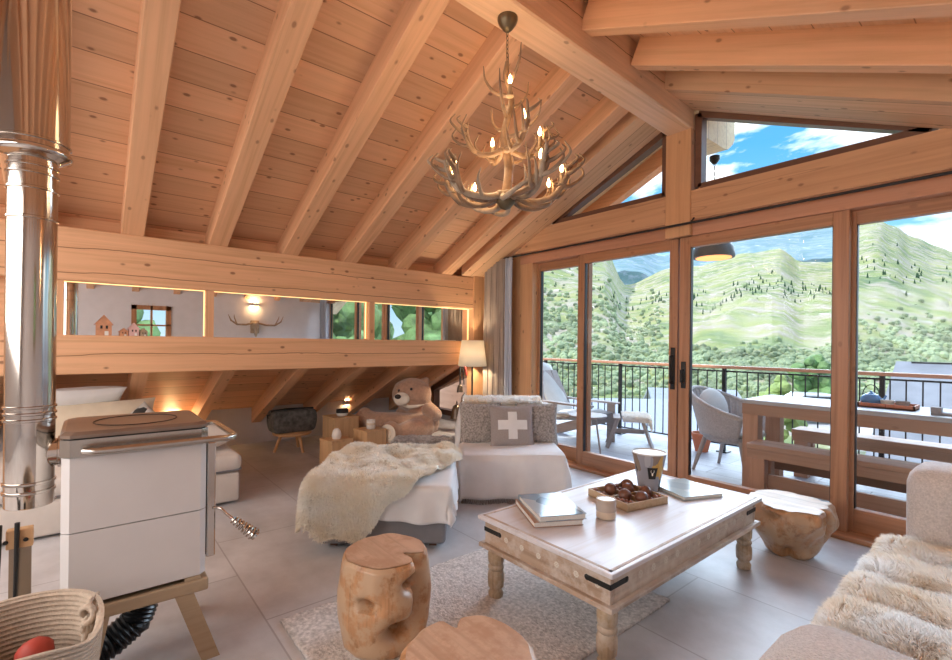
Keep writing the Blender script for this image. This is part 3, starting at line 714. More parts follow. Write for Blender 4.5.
place(o, (-3.72, 5.88, -.02), (0, 0, R(35)-.0)); tag(o, 'small white sheepskin hanging over the end of the garden footstool', 'sheepskin')
t = thing('round_side_table', 'small round pale garden table on thin legs on the balcony', 'table', (-3.72, 4.93, -.02))
MB().lathe([(0, .50), (.23, .50), (.24, .51), (.24, .525), (0, .525)], 30).build('tabletop', 'grey_wood', t)
for k in range(3):
    a = k*2*PI/3+.5; MB().tube([(.10*math.cos(a), .10*math.sin(a), .50), (.17*math.cos(a), .17*math.sin(a), 0)], .012, 8).build('leg', 'grey_wood', t)

# things on the balcony table
TZ = .876-.0
t = thing('serving_tray', 'low reddish wooden tray on the balcony table', 'tray', (-.88, 5.42, TZ))
MB().box((-.19, -.12, 0), (.19, .12, .012)).build('base', 'picnic_x', t)
for a, b in (((-.19, -.12, 0), (.19, -.108, .04)), ((-.19, .108, 0), (.19, .12, .04)), ((-.19, -.12, 0), (-.178, .12, .04)), ((.178, -.12, 0), (.19, .12, .04))):
    MB().box(a, b).build('side', 'shed_wood', t)
t = thing('teapot', 'blue glazed teapot with an arched black handle on the wooden tray', 'teapot', (-1.0, 5.44, TZ+.013))
MB().lathe([(0, 0), (.05, 0), (.075, .03), (.078, .055), (.055, .09), (.03, .10), (0, .10)], 24).build('body', 'blue_glaze', t)
MB().lathe([(.032, .099), (.02, .11), (.008, .115), (.008, .125), (0, .127)], 16).build('lid', 'blue_glaze', t)
MB().tube([(.06, 0, .04), (.09, 0, .06), (.105, 0, .095)], [.012, .009, .007], 8).build('spout', 'blue_glaze', t)
MB().tube([(.06*math.cos(a), 0, .075+.105*math.sin(a)) for a in [PI*k/12 for k in range(13)]], .004, 6).build('handle', 'black_iron', t)
for x, c, lb in ((-.88, 'ceramic_white', 'small white tea bowl beside the blue teapot'), (-.78, 'linen_grey', 'small dark grey tea bowl at the tray end')):
    o = MB().lathe([(0, 0), (.025, 0), (.045, .03), (.05, .055), (.046, .055), (.04, .03), (0, .01)], 20).build('tea_bowl', c); o.location = (x, 5.40, TZ+.013); tag(o, lb, 'bowl')
o = MB().box((-.08, -.05, 0), (.08, .05, .02), bev=.004).box((-.08, -.05, .02), (-.02, .05, .06)).build('napkin_box', 'linen_grey'); o.location = (-.5, 5.2, TZ); tag(o, 'small grey stone box at the right end of the balcony table', 'box')

# terracotta pot at the railing
t = thing('flower_pot', 'orange terracotta pot with small plant by the balcony railing', 'plant pot', (-3.30, 6.95, .18))
t.location = (-2.95, 6.40, -.02)
MB().lathe([(0, 0), (.08, 0), (.13, .22), (.14, .22), (.14, .25), (.12, .25), (.11, .2), (0, .2)], 24).build('pot', 'terracotta', t)
MB().lathe([(0, .21), (.11, .21), (.0, .23)], 12).build('soil', 'leaf', t)

# closed red parasol beyond the railing
t = thing('closed_parasol', 'closed red garden parasol standing beyond the balcony railing', 'parasol', (-.60, 8.2, -4.2))
MB().tube([(0, 0, 0), (0, 0, 4.95)], .03, 8).build('pole', 'ceramic_white', t)
MB().lathe([(.008, 5.07), (.05, 4.97), (.09, 4.84), (.115, 4.77), (.08, 4.75), (0, 4.75)], 16, fn=lambda v, a: Vector((v.x*(1+.18*math.sin(6*a)), v.y*(1+.18*math.sin(6*a)), v.z))).build('canopy', 'red', t)

# ---------------------------------------------------------------- landscape beyond the balcony
FRONT = [(-0.6, 0.25), (0.05, 0.245), (0.2, 0.235), (0.27, 0.205), (0.317, 0.1277), (0.417, 0.165), (0.464, 0.1698), (0.577, 0.1988), (0.645, 0.2081), (0.689, 0.1809), (0.76, 0.1817), (0.802, 0.2652), (0.853, 0.27), (0.885, 0.2598), (0.928, 0.2368), (0.983, 0.2162), (1.013, 0.2059), (1.2, 0.15), (1.9, 0.1)]
BACK = [(-0.6, 0.22), (0.1, 0.225), (0.281, 0.2081), (0.349, 0.2068), (0.391, 0.1902), (0.434, 0.1992), (0.477, 0.1997), (0.56, 0.2326), (0.67, 0.2466), (0.76, 0.2626), (0.828, 0.2676), (0.9, 0.22), (1.1, 0.15), (1.9, 0.12)]
def terrain_pt(s, D, D1, tab, base):
    if D < 60:
        z = base+(D/60)**2*1.6
    else:
        t = min(1, math.log(D/60)/math.log(D1/60))
        e = -.055+(interp(tab, s)+.055)*t**.85
        q = Vector((s*9, t*3.4, 3))
        e += (noise.hetero_terrain(q, .8, 2.2, 5, .7)-1.2)*.012*math.sin(PI*min(1, t))**.8
        e += noise.noise(Vector((s*60, t*18, 1)))*.004*(1-t*.5)
        z = 1.4+D*e
        z += (0 if D > 75 else (base+1.6-(1.4-60*.055))*(75-D)/15)
    p = fw*D+rt*(s*D); return Vector((p.x, p.y, z))
def mountain(name, D0, D1, tab, base, mat, label, ns=210, nt_=90):
    mb = MB(); vs = []; fs = []
    S0, S1 = -.55, 1.75
    for j in range(nt_+8):
        for i in range(ns+1):
            s = S0+(S1-S0)*i/ns
            if j <= nt_: vs.append(terrain_pt(s, D0*(D1/D0)**(j/nt_), D1, tab, base))
            else:
                D = D1*(1+.05*(j-nt_)); p = terrain_pt(s, D1, D1, tab, base); q = fw*D+rt*(s*D)
                vs.append(Vector((q.x, q.y, p.z-(j-nt_)**1.3*D1*.02)))
    for j in range(nt_+7):
        for i in range(ns):
            a = j*(ns+1)+i; fs.append((a, a+1, a+ns+2, a+ns+1))
    mb.add(vs, fs, True); return struct(name, mb, mat, label, fixn=False)
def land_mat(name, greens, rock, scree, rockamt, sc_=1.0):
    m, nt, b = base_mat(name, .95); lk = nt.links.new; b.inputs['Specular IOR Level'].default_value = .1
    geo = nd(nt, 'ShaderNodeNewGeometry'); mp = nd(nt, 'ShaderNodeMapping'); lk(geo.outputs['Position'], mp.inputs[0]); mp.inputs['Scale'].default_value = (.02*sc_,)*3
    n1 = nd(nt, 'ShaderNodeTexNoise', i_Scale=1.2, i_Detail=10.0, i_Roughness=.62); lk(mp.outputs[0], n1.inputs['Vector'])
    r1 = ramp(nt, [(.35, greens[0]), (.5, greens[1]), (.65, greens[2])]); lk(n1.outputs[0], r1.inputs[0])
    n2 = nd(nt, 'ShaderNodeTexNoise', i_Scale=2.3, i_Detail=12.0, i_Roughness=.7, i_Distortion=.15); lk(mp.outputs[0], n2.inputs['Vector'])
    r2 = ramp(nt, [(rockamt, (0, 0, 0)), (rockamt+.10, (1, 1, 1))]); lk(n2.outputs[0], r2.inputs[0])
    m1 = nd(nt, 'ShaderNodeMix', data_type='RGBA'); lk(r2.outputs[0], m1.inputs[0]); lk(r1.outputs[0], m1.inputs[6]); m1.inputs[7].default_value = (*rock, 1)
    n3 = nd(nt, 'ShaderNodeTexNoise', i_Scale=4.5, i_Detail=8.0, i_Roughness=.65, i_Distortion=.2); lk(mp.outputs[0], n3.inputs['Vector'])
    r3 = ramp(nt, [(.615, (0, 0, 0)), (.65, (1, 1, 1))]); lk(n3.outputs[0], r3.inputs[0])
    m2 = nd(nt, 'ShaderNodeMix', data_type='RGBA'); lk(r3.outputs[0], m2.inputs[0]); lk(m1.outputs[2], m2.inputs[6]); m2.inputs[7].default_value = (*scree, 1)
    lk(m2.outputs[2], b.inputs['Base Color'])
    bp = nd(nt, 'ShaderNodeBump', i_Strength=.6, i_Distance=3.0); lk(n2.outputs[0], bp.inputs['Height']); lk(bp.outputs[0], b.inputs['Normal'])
land_mat('meadow', ((.16, .23, .11), (.29, .34, .13), (.42, .41, .18)), (.44, .39, .30), (.74, .68, .62), .47, 2.2)
land_mat('far_rock_haze', ((.12, .22, .24), (.16, .27, .30), (.24, .34, .30)), (.26, .34, .42), (.52, .55, .6), .50, .6)  # distance haze is mixed into these bluish rock and green colours
mountain('mountain_slope', 8, 460, FRONT, -4.6, 'meadow', 'sunny green mountain slope with pale scree across the valley')
mountain('far_mountain', 520, 1100, BACK, -20, 'far_rock_haze', 'distant rocky mountain coloured with blue haze behind the green slope', 160, 50)

def blob_tree(mb_c, h, r, seed, n=26):
    rnd = random.Random(seed)
    for i in range(n):
        a = rnd.uniform(0, 2*PI); q = rnd.random()**.5*r*.75; z = h*.35+rnd.random()*h*.6; f = 1-.5*abs((z/h)-.5)
        bm = bmesh.new(); bmesh.ops.create_icosphere(bm, subdivisions=2, radius=1)
        R_ = r*rnd.uniform(.28, .45)*f
        for v in bm.verts:
            d = 1+.35*noise.noise(v.co*2.5+Vector((i, seed, 0))); v.co = Vector((q*math.cos(a)*f, q*math.sin(a)*f, z))+v.co*R_*d
        mb_c.bm(bm, None, False)
    return mb_c
def tree(loc, h, r, mat, label, seed, group=None):
    t = thing('tree', label, 'tree', loc, 0, group)
    blob_tree(MB(), h, r, seed).build('crown', mat, t, fixn=False)
    MB().tube([(0, 0, -.5), (.05, 0, h*.3), (0, .05, h*.6)], [r*.09, r*.07, r*.04], 8).build('trunk', 'shed_wood', t)
    return t
def at(px, D, z=0):
    s = (px-476)/470; p = fw*D+rt*(s*D); return Vector((p.x, p.y, z))
tree(at(779, 18, -3.6), 3.9, .8, 'leaf_light', 'bright yellow green bushy tree beyond the woven armchair', 3)
tree(at(812, 25, -3.8), 4.7, 1.3, 'leaf', 'dark green round tree beyond the balcony table', 5)
# trees along the road that the wall mirrors pick up through the right-hand glazing
G = 'leafy trees reflected in the mirrors'
for i, (x, y, h, r) in enumerate(((8.6, 8.0, 7.5, 2.1), (13, 10.2, 9.5, 2.5), (8.8, 12.6, 9, 2.3), (13.5, 15.5, 9.5, 2.7), (18.5, 13.5, 10.5, 2.7), (12.8, 5.3, 8, 2.0), (18.5, 8, 9, 2.6))):
    t = tree((x, y, -3.9), h, r, 'leaf', 'leafy green tree by the chalet, seen through the glass in the mirrors', 11+i, G)
for (x, y, h) in ((3.4, .6, 5.6), (4.6, 2.7, 5.4)): tree((x, y, -3.2), h, 1.1, 'leaf', 'green tree outside the small side window, reflected in the mirror', int(h*7), 'trees outside the side window')

# conifers on the slope: individual copies of two trees
def conifer(seed):
    mb = MB(); rnd = random.Random(seed)
    for k in range(5):
        z0 = .12+k*.17; rr_ = .30*(1-k*.17)
        n = 9; vs = [(0, 0, z0+.30)]
        for i in range(n):
            a = 2*PI*i/n+k; q = rr_*rnd.uniform(.75, 1.15); vs.append((q*math.cos(a), q*math.sin(a), z0-rnd.uniform(0, .04)))
        mb.add(vs, [(0, i+1, (i+1) % n+1) for i in range(n)], False)
    mb.tube([(0, 0, -.1), (0, 0, .3)], .03, 5); return mb
G = 'dark conifers dotted over the mountain slope'
protos = []
for k in range(2):
    o = conifer(k).build('conifer', 'conifer', fixn=False); protos.append(o)
rnd = random.Random(5); cnt = 0
clusters = [(.66, .66, .05, .06, 40), (.58, .62, .03, .06, 22), (.50, .60, .05, .10, 26), (.30, .60, .06, .08, 16), (.17, .74, .012, .05, 12), (.75, .62, .05, .06, 24), (.85, .66, .07, .10, 30), (.95, .72, .07, .10, 22), (.42, .62, .05, .05, 16), (.36, .7, .03, .05, 8)]
for (s0, t0, ds, dt, n) in clusters:
    for i in range(n):
        s = rnd.gauss(s0, ds); t = rnd.gauss(t0, dt*.7); t = min(.95, max(.30, t)); D = 60*(460/60)**t
        p = terrain_pt(s, D, 460, FRONT, -4.6)
        o = protos[cnt] if cnt < 2 else protos[cnt % 2].copy()
        if cnt >= 2: link(o)
        h = rnd.uniform(1.3, 2.8)*(D/250)**.4; o.location = p-Vector((0, 0, .3)); o.scale = (h*.8, h*.8, h); o.rotation_euler = (0, 0, rnd.uniform(0, 6))
        tag(o, 'small dark conifer dotted on the green mountain slope', 'tree', G); cnt += 1
# leafy scrub that covers the valley below the slope
mb = MB(); rnd = random.Random(9)
for i in range(6000):
    s = rnd.uniform(0.0, 1.25); t = abs(rnd.gauss(0, .30))
    if s > .40: t *= .22+1.1*max(0, s-.72)
    if rnd.random() < .3: D = rnd.uniform(30, 62)
    else: D = 60*(460/60)**t
    p = terrain_pt(s, D, 460, FRONT, -4.6); r = rnd.uniform(.30, .85)*(D/110)**.6
    bm = bmesh.new(); bmesh.ops.create_icosphere(bm, subdivisions=1, radius=1)
    for v in bm.verts: v.co = p+Vector((0, 0, r*.4))+v.co*r*(1+.35*noise.noise(v.co*2+Vector((i, 0, 0))))
    mb.bm(bm, None, False)
plain('scrub', (.27, .33, .19), .9, var=.45, scale=.12)
tag(mb.build('shrubbery', 'scrub', fixn=False), 'leafy green scrub covering the valley floor and lower slope', 'shrubs', kind='stuff')

# neighbouring houses below the balcony
def house(loc, rz, L, Wd, wall_h, roof_h, label, wallm='render_wall', roofm='slate', ov=.4):
    t = thing('house', label, 'house', loc, rz)
    MB().box((-L/2, -Wd/2, 0), (L/2, Wd/2, wall_h)).prism([(-Wd/2, wall_h), (Wd/2, wall_h), (0, wall_h+roof_h*.98)], 'x', -L/2, L/2).build('wall', wallm, t)
    k = roof_h/(Wd/2)
    for sgn in (-1, 1):
        MB().prism([(0, wall_h+roof_h), (sgn*(Wd/2+ov), wall_h-k*ov), (sgn*(Wd/2+ov), wall_h-k*ov+.12), (0, wall_h+roof_h+.12)], 'x', -L/2-ov, L/2+ov).build('roof', roofm, t)
    for x in (-L*.25, L*.25):
        f = MB().box((x-.4, -Wd/2-.03, wall_h*.45), (x+.4, -Wd/2+.02, wall_h*.45+.9)).build('window', 'picnic_z', t)
        MB().box((x-.33, -Wd/2-.04, wall_h*.45+.07), (x+.33, -Wd/2-.03, wall_h*.45+.83)).build('pane', 'dark_glass', f)
    return t
t = house((1.9, 13.4, -4.3), 0, 7.2, 5.0, 3.75, 1.55, 'red wooden chalet with a grey slate roof close beyond the right railing', 'shed_wood', 'slate', .35)
MB().box((-3.7, -.06, 5.28), (3.9, .06, 5.42)).build('ridge_cap', 'black_iron', t)
house((4.2, 20.5, -4.3), R(6), 9.0, 6.0, 4.0, 2.1, 'farther grey roofed house showing above the red chalet roof', 'render_wall', 'slate')
house((-9.4, 13.2, -4.9), R(50), 5.0, 6.0, 3.5, .9, 'low house with a broad pale grey roof below the left railing', 'render_wall', plain('pale_roof', (.30, .34, .42), .6, var=.06))
house((-10.4, 21.5, -5.0), R(38), 3.0, 3.4, 3.6, .7, 'small white house seen beside the woven armchair', 'render_wall', 'pale_roof')
# parked car
p = at(817, 22.3, -2.14)
t = thing('car', 'white parked car seen between the railing bars past the dark tree', 'car', p, R(45))
MB().prism([(-1.9, .3), (1.9, .3), (1.95, .7), (1.2, .86), (.7, 1.32), (-1.0, 1.35), (-1.6, .95), (-1.95, .85)], 'y', -.8, .8).build('body', 'car_paint', t)
MB().prism([(1.05, .88), (.68, 1.26), (-.95, 1.29), (-1.4, .95)], 'y', -.81, .81).build('window', 'dark_glass', t)
for x in (-1.2, 1.2):
    for y in (-.8, .68): MB().lathe([(0, 0), (.32, 0), (.32, .12), (0, .12)], 18, Matrix.Translation((x, y+.12, .3)) @ Matrix.Rotation(PI/2, 4, 'X')).build('wheel', 'black_rubber', t)
struct('road', MB().box((-9.5, 24.5, -2.6), (-4.5, 27.8, -2.15)), 'wall_shade', 'pale road terrace below the chalet')

# rug
def rugf(u, v):
    return (-2.42+1.12*u, .75+1.72*v, .012+.006*noise.noise(Vector((u*20, v*28, 0))))
o = MB().grid(rugf, 60, 80).build('area_rug', 'rug', fixn=False); o.modifiers.new('s', 'SOLIDIFY').thickness = .012; o.modifiers['s'].offset = -1
tag(o, 'beige nubbly wool rug under the near half of the coffee table', 'rug')

# ---------------------------------------------------------------- coffee table
t = thing('coffee_table', 'low carved wooden coffee table with whitewashed top and turned legs', 'table', (-1.565, 2.48, 0))
X0, X1, Y0, Y1 = -2.0, -1.13, 1.675, 3.28
toW(MB().box((X0, Y0, .428), (X1, Y1, .45), bev=.005), t).build('tabletop', 'table_top', t)
lm = MB()
for a, b in (((X0+.02, Y0+.02), (X1-.02, Y0+.035)), ((X0+.02, Y1-.035), (X1-.02, Y1-.02)), ((X0+.02, Y0+.02), (X0+.035, Y1-.02)), ((X1-.035, Y0+.02), (X1-.02, Y1-.02))):
    lm.box((a[0], a[1], .4495), (b[0], b[1], .4515))
toW(lm, t).build('inlay_line', 'table_side', t)
for n_, a, b, m_ in (('apron', (X0+.03, Y0+.03), (X1-.03, Y0+.06), 'table_side'), ('apron', (X0+.03, Y1-.06), (X1-.03, Y1-.03), 'table_side'), ('apron', (X0+.03, Y0+.06), (X0+.06, Y1-.06), 'table_side_y'), ('apron', (X1-.06, Y0+.06), (X1-.03, Y1-.06), 'table_side_y')):
    toW(MB().box((a[0], a[1], .30), (b[0], b[1], .428), bev=.003), t).build(n_, m_, t)
for a, b, m_ in (((X0+.005, Y0+.005), (X1-.005, Y0+.065), 'table_side'), ((X0+.005, Y1-.065), (X1-.005, Y1-.005), 'table_side'), ((X0+.005, Y0+.065), (X0+.065, Y1-.065), 'table_side_y'), ((X1-.065, Y0+.065), (X1-.005, Y1-.065), 'table_side_y')):
    toW(MB().box((a[0], a[1], .278), (b[0], b[1], .302), bev=.004), t).build('moulding', m_, t)
leg = [(.030, 0), (.040, .006), (.042, .03), (.033, .045), (.033, .055), (.043, .065), (.046, .10), (.046, .13), (.040, .15), (.036, .155), (.044, .165), (.044, .175), (.036, .185), (.044, .20), (.046, .24), (.040, .262), (.046, .27), (.046, .30)]
for x in (X0+.075, X1-.075):
    for y in (Y0+.075, Y1-.075):
        toW(MB().lathe(leg, 26, Matrix.Translation((x, y, 0.0))), t).build('leg', 'table_leg', t)
# carved rosettes along the aprons, iron corner straps
plain('carving', (.66, .60, .52), .6)
rs = []
def rosette(mb, c, n, r=.022):
    for k in range(8):
        a = k*PI/4; off = Vector((0, math.cos(a), math.sin(a))) if abs(n[0]) else Vector((math.cos(a), 0, math.sin(a)))
        mb.ell(Vector(c)+off*r*.6, (.003 if abs(n[0]) else r*.3, .003 if abs(n[1]) else r*.3, r*.3), sub=1)
    mb.ell(c, (.004 if abs(n[0]) else r*.3, .004 if abs(n[1]) else r*.3, r*.3), sub=1)
for i in range(11): rs.append(MB()); rosette(rs[-1], (X1-.03, Y0+.26+i*.112, .365), (1, 0))
for i in range(6): rs.append(MB()); rosette(rs[-1], (X0+.20+i*.115, Y0+.03, .365), (0, 1), .018)
for q_ in rs: toW(q_, t).build('rosette', 'carving', t)
for (x, y, sx_, sy_) in ((X1-.03, Y0+.03, -1, 1), (X0+.03, Y0+.03, 1, 1), (X1-.03, Y1-.03, -1, -1)):
    s = MB(); ox, oy = -sx_*.003, -sy_*.003
    s.box((x+ox, y+oy, .365), (x+sx_*.12, y, .388)); s.box((x+ox, y+oy, .365), (x, y+sy_*.12, .388))
    s.ell((x+sx_*.12, y+oy/2, .3765), (.014, .003, .014), sub=2); s.ell((x+ox/2, y+sy_*.12, .3765), (.003, .014, .014), sub=2)
    toW(s, t).build('iron_strap', 'black_iron', t)

# ---------------------------------------------------------------- things on the coffee table
TT = .4525
def book(loc, rz, L, Wd, th, cover, label, group=None):
    t = thing('book', label, 'book', loc, rz, group)
    MB().box((-L/2+.006, -Wd/2+.005, .003), (L/2-.004, Wd/2-.005, th-.003)).build('pages', 'paper', t)
    MB().box((-L/2, -Wd/2, 0), (L/2, Wd/2, .003)).box((-L/2, -Wd/2, th-.003), (L/2, Wd/2, th)).box((-L/2, -Wd/2, 0), (-L/2+.004, Wd/2, th)).build('cover', cover, t)
    return t
def cover_mat(name, cols, rough, scale):
    m, nt, b = base_mat(name, rough); tc = nd(nt, 'ShaderNodeTexCoord')
    v = nd(nt, 'ShaderNodeTexVoronoi', i_Scale=scale, feature='F1'); nt.links.new(tc.outputs['Object'], v.inputs['Vector'])
    s = nd(nt, 'ShaderNodeSeparateColor'); nt.links.new(v.outputs['Color'], s.inputs[0])
    r = ramp(nt, [(i/len(cols), c) for i, c in enumerate(cols)], 'CONSTANT'); nt.links.new(s.outputs[0], r.inputs[0]); nt.links.new(r.outputs[0], b.inputs['Base Color'])
cover_mat('cover_photo', [(.24, .34, .42), (.42, .47, .50), (.18, .22, .26), (.52, .55, .56)], .10, 6)
cover_mat('cover_pale', [(.44, .54, .55), (.58, .63, .62), (.36, .46, .48)], .18, 5)
plain('cover_brown', (.38, .22, .15), .4)
book((-1.765, 1.985, TT), R(-29), .37, .27, .03, 'cover_brown', 'lower brown book under the glossy photo book, at the near end of the coffee table')
book((-1.75, 1.995, TT+.0305), R(-27), .36, .26, .03, 'cover_photo', 'glossy photo book on top of the brown book on the coffee table')
book((-1.50, 3.02, TT), R(-22), .34, .30, .022, 'cover_pale', 'thin pale green hardback book beside the big candle pot')
t = thing('candle_cup', 'small beige banded candle cup in front of the chocolate tray', 'candle', (-1.53, 2.20, TT))
MB().lathe([(0, 0), (.046, 0), (.052, .005), (.053, .04), (.053, .105), (.050, .108), (.047, .105), (.047, .06), (0, .06)], 32).build('cup', 'ceramic_cream', t)
MB().lathe([(.0535, .042), (.0545, .045), (.0545, .10), (.0535, .103)], 32).build('band', 'candle_glass', t)
# the tray with dividers
TA = R(-12); TC = Vector((-1.63, 2.56, TT))
t = thing('wooden_tray', 'square wooden compartment tray full of brown balls on the coffee table', 'tray', TC, TA)
h = .165
MB().box((-h, -h, 0), (h, h, .008)).build('base', 'tray_wood', t)
for a, b in (((-h, -h, 0), (h, -h+.010, .045)), ((-h, h-.010, 0), (h, h, .045)), ((-h, -h+.01, 0), (-h+.010, h-.01, .045)), ((h-.010, -h+.01, 0), (h, h-.01, .045))):
    MB().box(a, b, bev=.002).build('side', 'tray_wood', t)
MB().box((-.004, -h+.01, .008), (.004, h-.01, .038)).build('divider', 'tray_wood', t)
MB().box((-h+.01, -.004, .008), (h-.01, .004, .038)).build('divider', 'tray_wood', t)
TM = Matrix.Translation(TC) @ Matrix.Rotation(TA, 4, 'Z')
G = 'brown wooden balls in the tray'
first = None
def bumpy(r, seed, amp, grooves=0):
    bm = bmesh.new(); bmesh.ops.create_icosphere(bm, subdivisions=3, radius=1)
    for v in bm.verts:
        k = 1+amp*noise.noise(v.co*2.2+Vector((seed, 0, 0)))+(.04*math.sin(grooves*math.atan2(v.co.y, v.co.x)) if grooves else 0)
        v.co *= r*k
    return MB().bm(bm, None, True)
bigs = [(-.09, -.05), (.04, -.06), (.115, .0), (-.04, .045), (.05, .10), (-.11, .11)]
for i, (x, y) in enumerate(bigs):
    if first is None: o = first = bumpy(.038, 2, .10, 7).build('decorative_ball', 'chocolate')
    else: o = first.copy(); link(o)
    o.location = TM @ Vector((x, y, .046)); o.rotation_euler = (i*.9, i*1.3, i)
    tag(o, 'brown ridged ball in the divided tray, '+['closest to the beige candle cup', 'nearest the front corner of the tray', 'at the right-hand tray end', 'in the middle of the six balls', 'nearest the painted candle pot', 'at the far left tray corner'][i], 'ball', G)
plain('nut', (.24, .10, .06), .4, var=.4, scale=50)
first = None; rnd = random.Random(4)
smalls = [(.03+.033*(k % 4), -.135+.034*(k//4)) for k in range(8)]+[(-.135+.034*(k % 3), .01+.034*(k//3)) for k in range(6)]+[(.10+.033*(k % 2), .06+.034*(k//2)) for k in range(6)]+[(-.13+.034*(k % 3), -.135+.034*(k//3)) for k in range(3)]
for i, (x, y) in enumerate(smalls):
    if min(math.hypot(x-a, y-b) for a, b in bigs) < .055: continue
    if first is None: o = first = bumpy(.0165, 5, .25).build('nut', 'nut')
    else: o = first.copy(); link(o)
    o.location = TM @ Vector((x, y, .0255+.006*(i % 3))); o.rotation_euler = (i, i*2, i*3)
    tag(o, 'small reddish brown nut heaped in the divided wooden tray', 'nut', 'nuts in the wooden tray')
# big candle pot with a painted pattern
m, nt, b = base_mat('pot_paint', .22); tc = nd(nt, 'ShaderNodeTexCoord'); mp = nd(nt, 'ShaderNodeMapping'); nt.links.new(tc.outputs['Object'], mp.inputs[0]); mp.inputs['Scale'].default_value = (1, 1, .45)
v = nd(nt, 'ShaderNodeTexVoronoi', i_Scale=15.0, distance='MANHATTAN'); nt.links.new(mp.outputs[0], v.inputs['Vector'])
s = nd(nt, 'ShaderNodeSeparateColor'); nt.links.new(v.outputs['Color'], s.inputs[0])
r = ramp(nt, [(0, (.32, .32, .36)), (.28, (.07, .06, .06)), (.42, (.40, .39, .42)), (.56, (.62, .36, .09)), (.68, (.25, .19, .15)), (.80, (.42, .42, .46))], 'CONSTANT'); nt.links.new(s.outputs[0], r.inputs[0]); nt.links.new(r.outputs[0], b.inputs['Base Color'])
t = thing('candle_pot', 'tall flared candle pot painted with grey, gold and black shapes', 'candle', (-1.655, 2.85, TT), R(-46))
MB().lathe([(0, 0), (.062, 0), (.067, .006), (.077, .08), (.092, .17), (.107, .245), (.103, .247), (.098, .24), (.09, .20), (0, .20)], 40).build('pot', 'pot_paint', t)
MB().lathe([(0, .205), (.0895, .203), (.0895, .20)], 32).build('wax', 'ceramic_cream', t)
MB().lathe([(.1075, .242), (.109, .247), (.1035, .250), (.101, .244)], 40).build('rim', 'ceramic_white', t)
# black label with a small pale emblem (horned animal head)
lb = MB().grid(lambda u, v: ((.103+.040*v)*1.0*math.cos((u-.5)*.55), (.103+.040*v)*math.sin((u-.5)*.55), .09+.075*v), 8, 2)
lb.v = [((.080+.176*(z-.08))*math.cos(y*9), (.080+.176*(z-.08))*math.sin(y*9), z) for x, y, z in lb.v]
lb.build('label', 'black_iron', t, fixn=False)
em = MB()
for s_ in (-1, 1): em.tube([(.089, s_*.002, .128), (.090, s_*.010, .138), (.0925, s_*.009, .150)], .0016, 5)
em.ell((.088, 0, .122), (.002, .005, .010), sub=2)
em.build('emblem', 'ceramic_white', t)

# ---------------------------------------------------------------- carved teak root stools
def stump(loc, prof, seed, label, hollows, rz=0, topmat='teak_top', amp=.06):
    t = thing('root_stool', label, 'stool', loc, rz)
    def fn(v, a):
        r = math.hypot(v.x, v.y)
        if r < 1e-6: return v
        d = Vector((math.cos(a), math.sin(a), 0))
        k = 1+amp*noise.noise(Vector((d.x*1.5, d.y*1.5, v.z*4+seed)))+.5*amp*noise.noise(Vector((d.x*4, d.y*4, v.z*9+seed)))
        for (ha, hz, hw, hh, dp) in hollows:
            da = (a-R(ha)+PI) % (2*PI)-PI; g = math.exp(-(da/hw)**2-((v.z-hz)/hh)**2); k -= dp*min(1, g*1.6)
        return Vector((v.x*k, v.y*k, v.z+.008*noise.noise(Vector((v.x*9, v.y*9, seed)))*(r/.2)))
    H = prof[-1][1]
    pp = []
    for (r0, z0), (r1, z1) in zip(prof, prof[1:]):
        for k in range(6): pp.append((r0+(r1-r0)*k/6, z0+(z1-z0)*k/6))
    pp.append(prof[-1])
    MB().lathe([(0, .0)]+pp, 96, fn=fn).build('trunk', 'teak', t, fixn=True)
    rt_ = prof[-1][0]
    MB().lathe([(rt_*q, H+.0015+.012*(1-q)**.5*0) for q in (1, .8, .6, .4, .2, .0)], 96, fn=lambda v, a: fn(Vector((v.x*.99, v.y*.99, v.z)), a)+Vector((0, 0, .003))).build('top', topmat, t)
    return t
stump((-1.975, 1.085, 0), [(.16, .0), (.185, .03), (.205, .12), (.215, .25), (.205, .36), (.197, .405), (.185, .42)], 3, 'tall barrel shaped carved root stool beside the coffee table',
      [(-2, .13, .34, .035, .7), (22, .22, .16, .06, .5), (12, .33, .22, .025, .5), (-50, .26, .22, .02, .3), (30, .40, .16, .03, .5)])
stump((-1.17, .95, 0), [(.17, .0), (.20, .04), (.215, .2), (.222, .36), (.215, .395), (.20, .405)], 8, 'round low root stool cut off by the bottom picture edge',
      [(160, .40, .10, .10, .3), (-30, .2, .4, .07, .25)], topmat='teak_top')
stump((-1.10, 3.68, 0), [(.10, .0), (.13, .02), (.18, .12), (.245, .22), (.262, .29), (.25, .335), (.235, .352)], 15, 'bowl shaped pale topped root stool by the sliding doors',
      [(-75, .03, .35, .05, .6), (-10, .27, .16, .07, .35), (-150, .29, .2, .035, .3), (-100, .30, .2, .02, .25)], topmat='teak_pale', amp=.22)

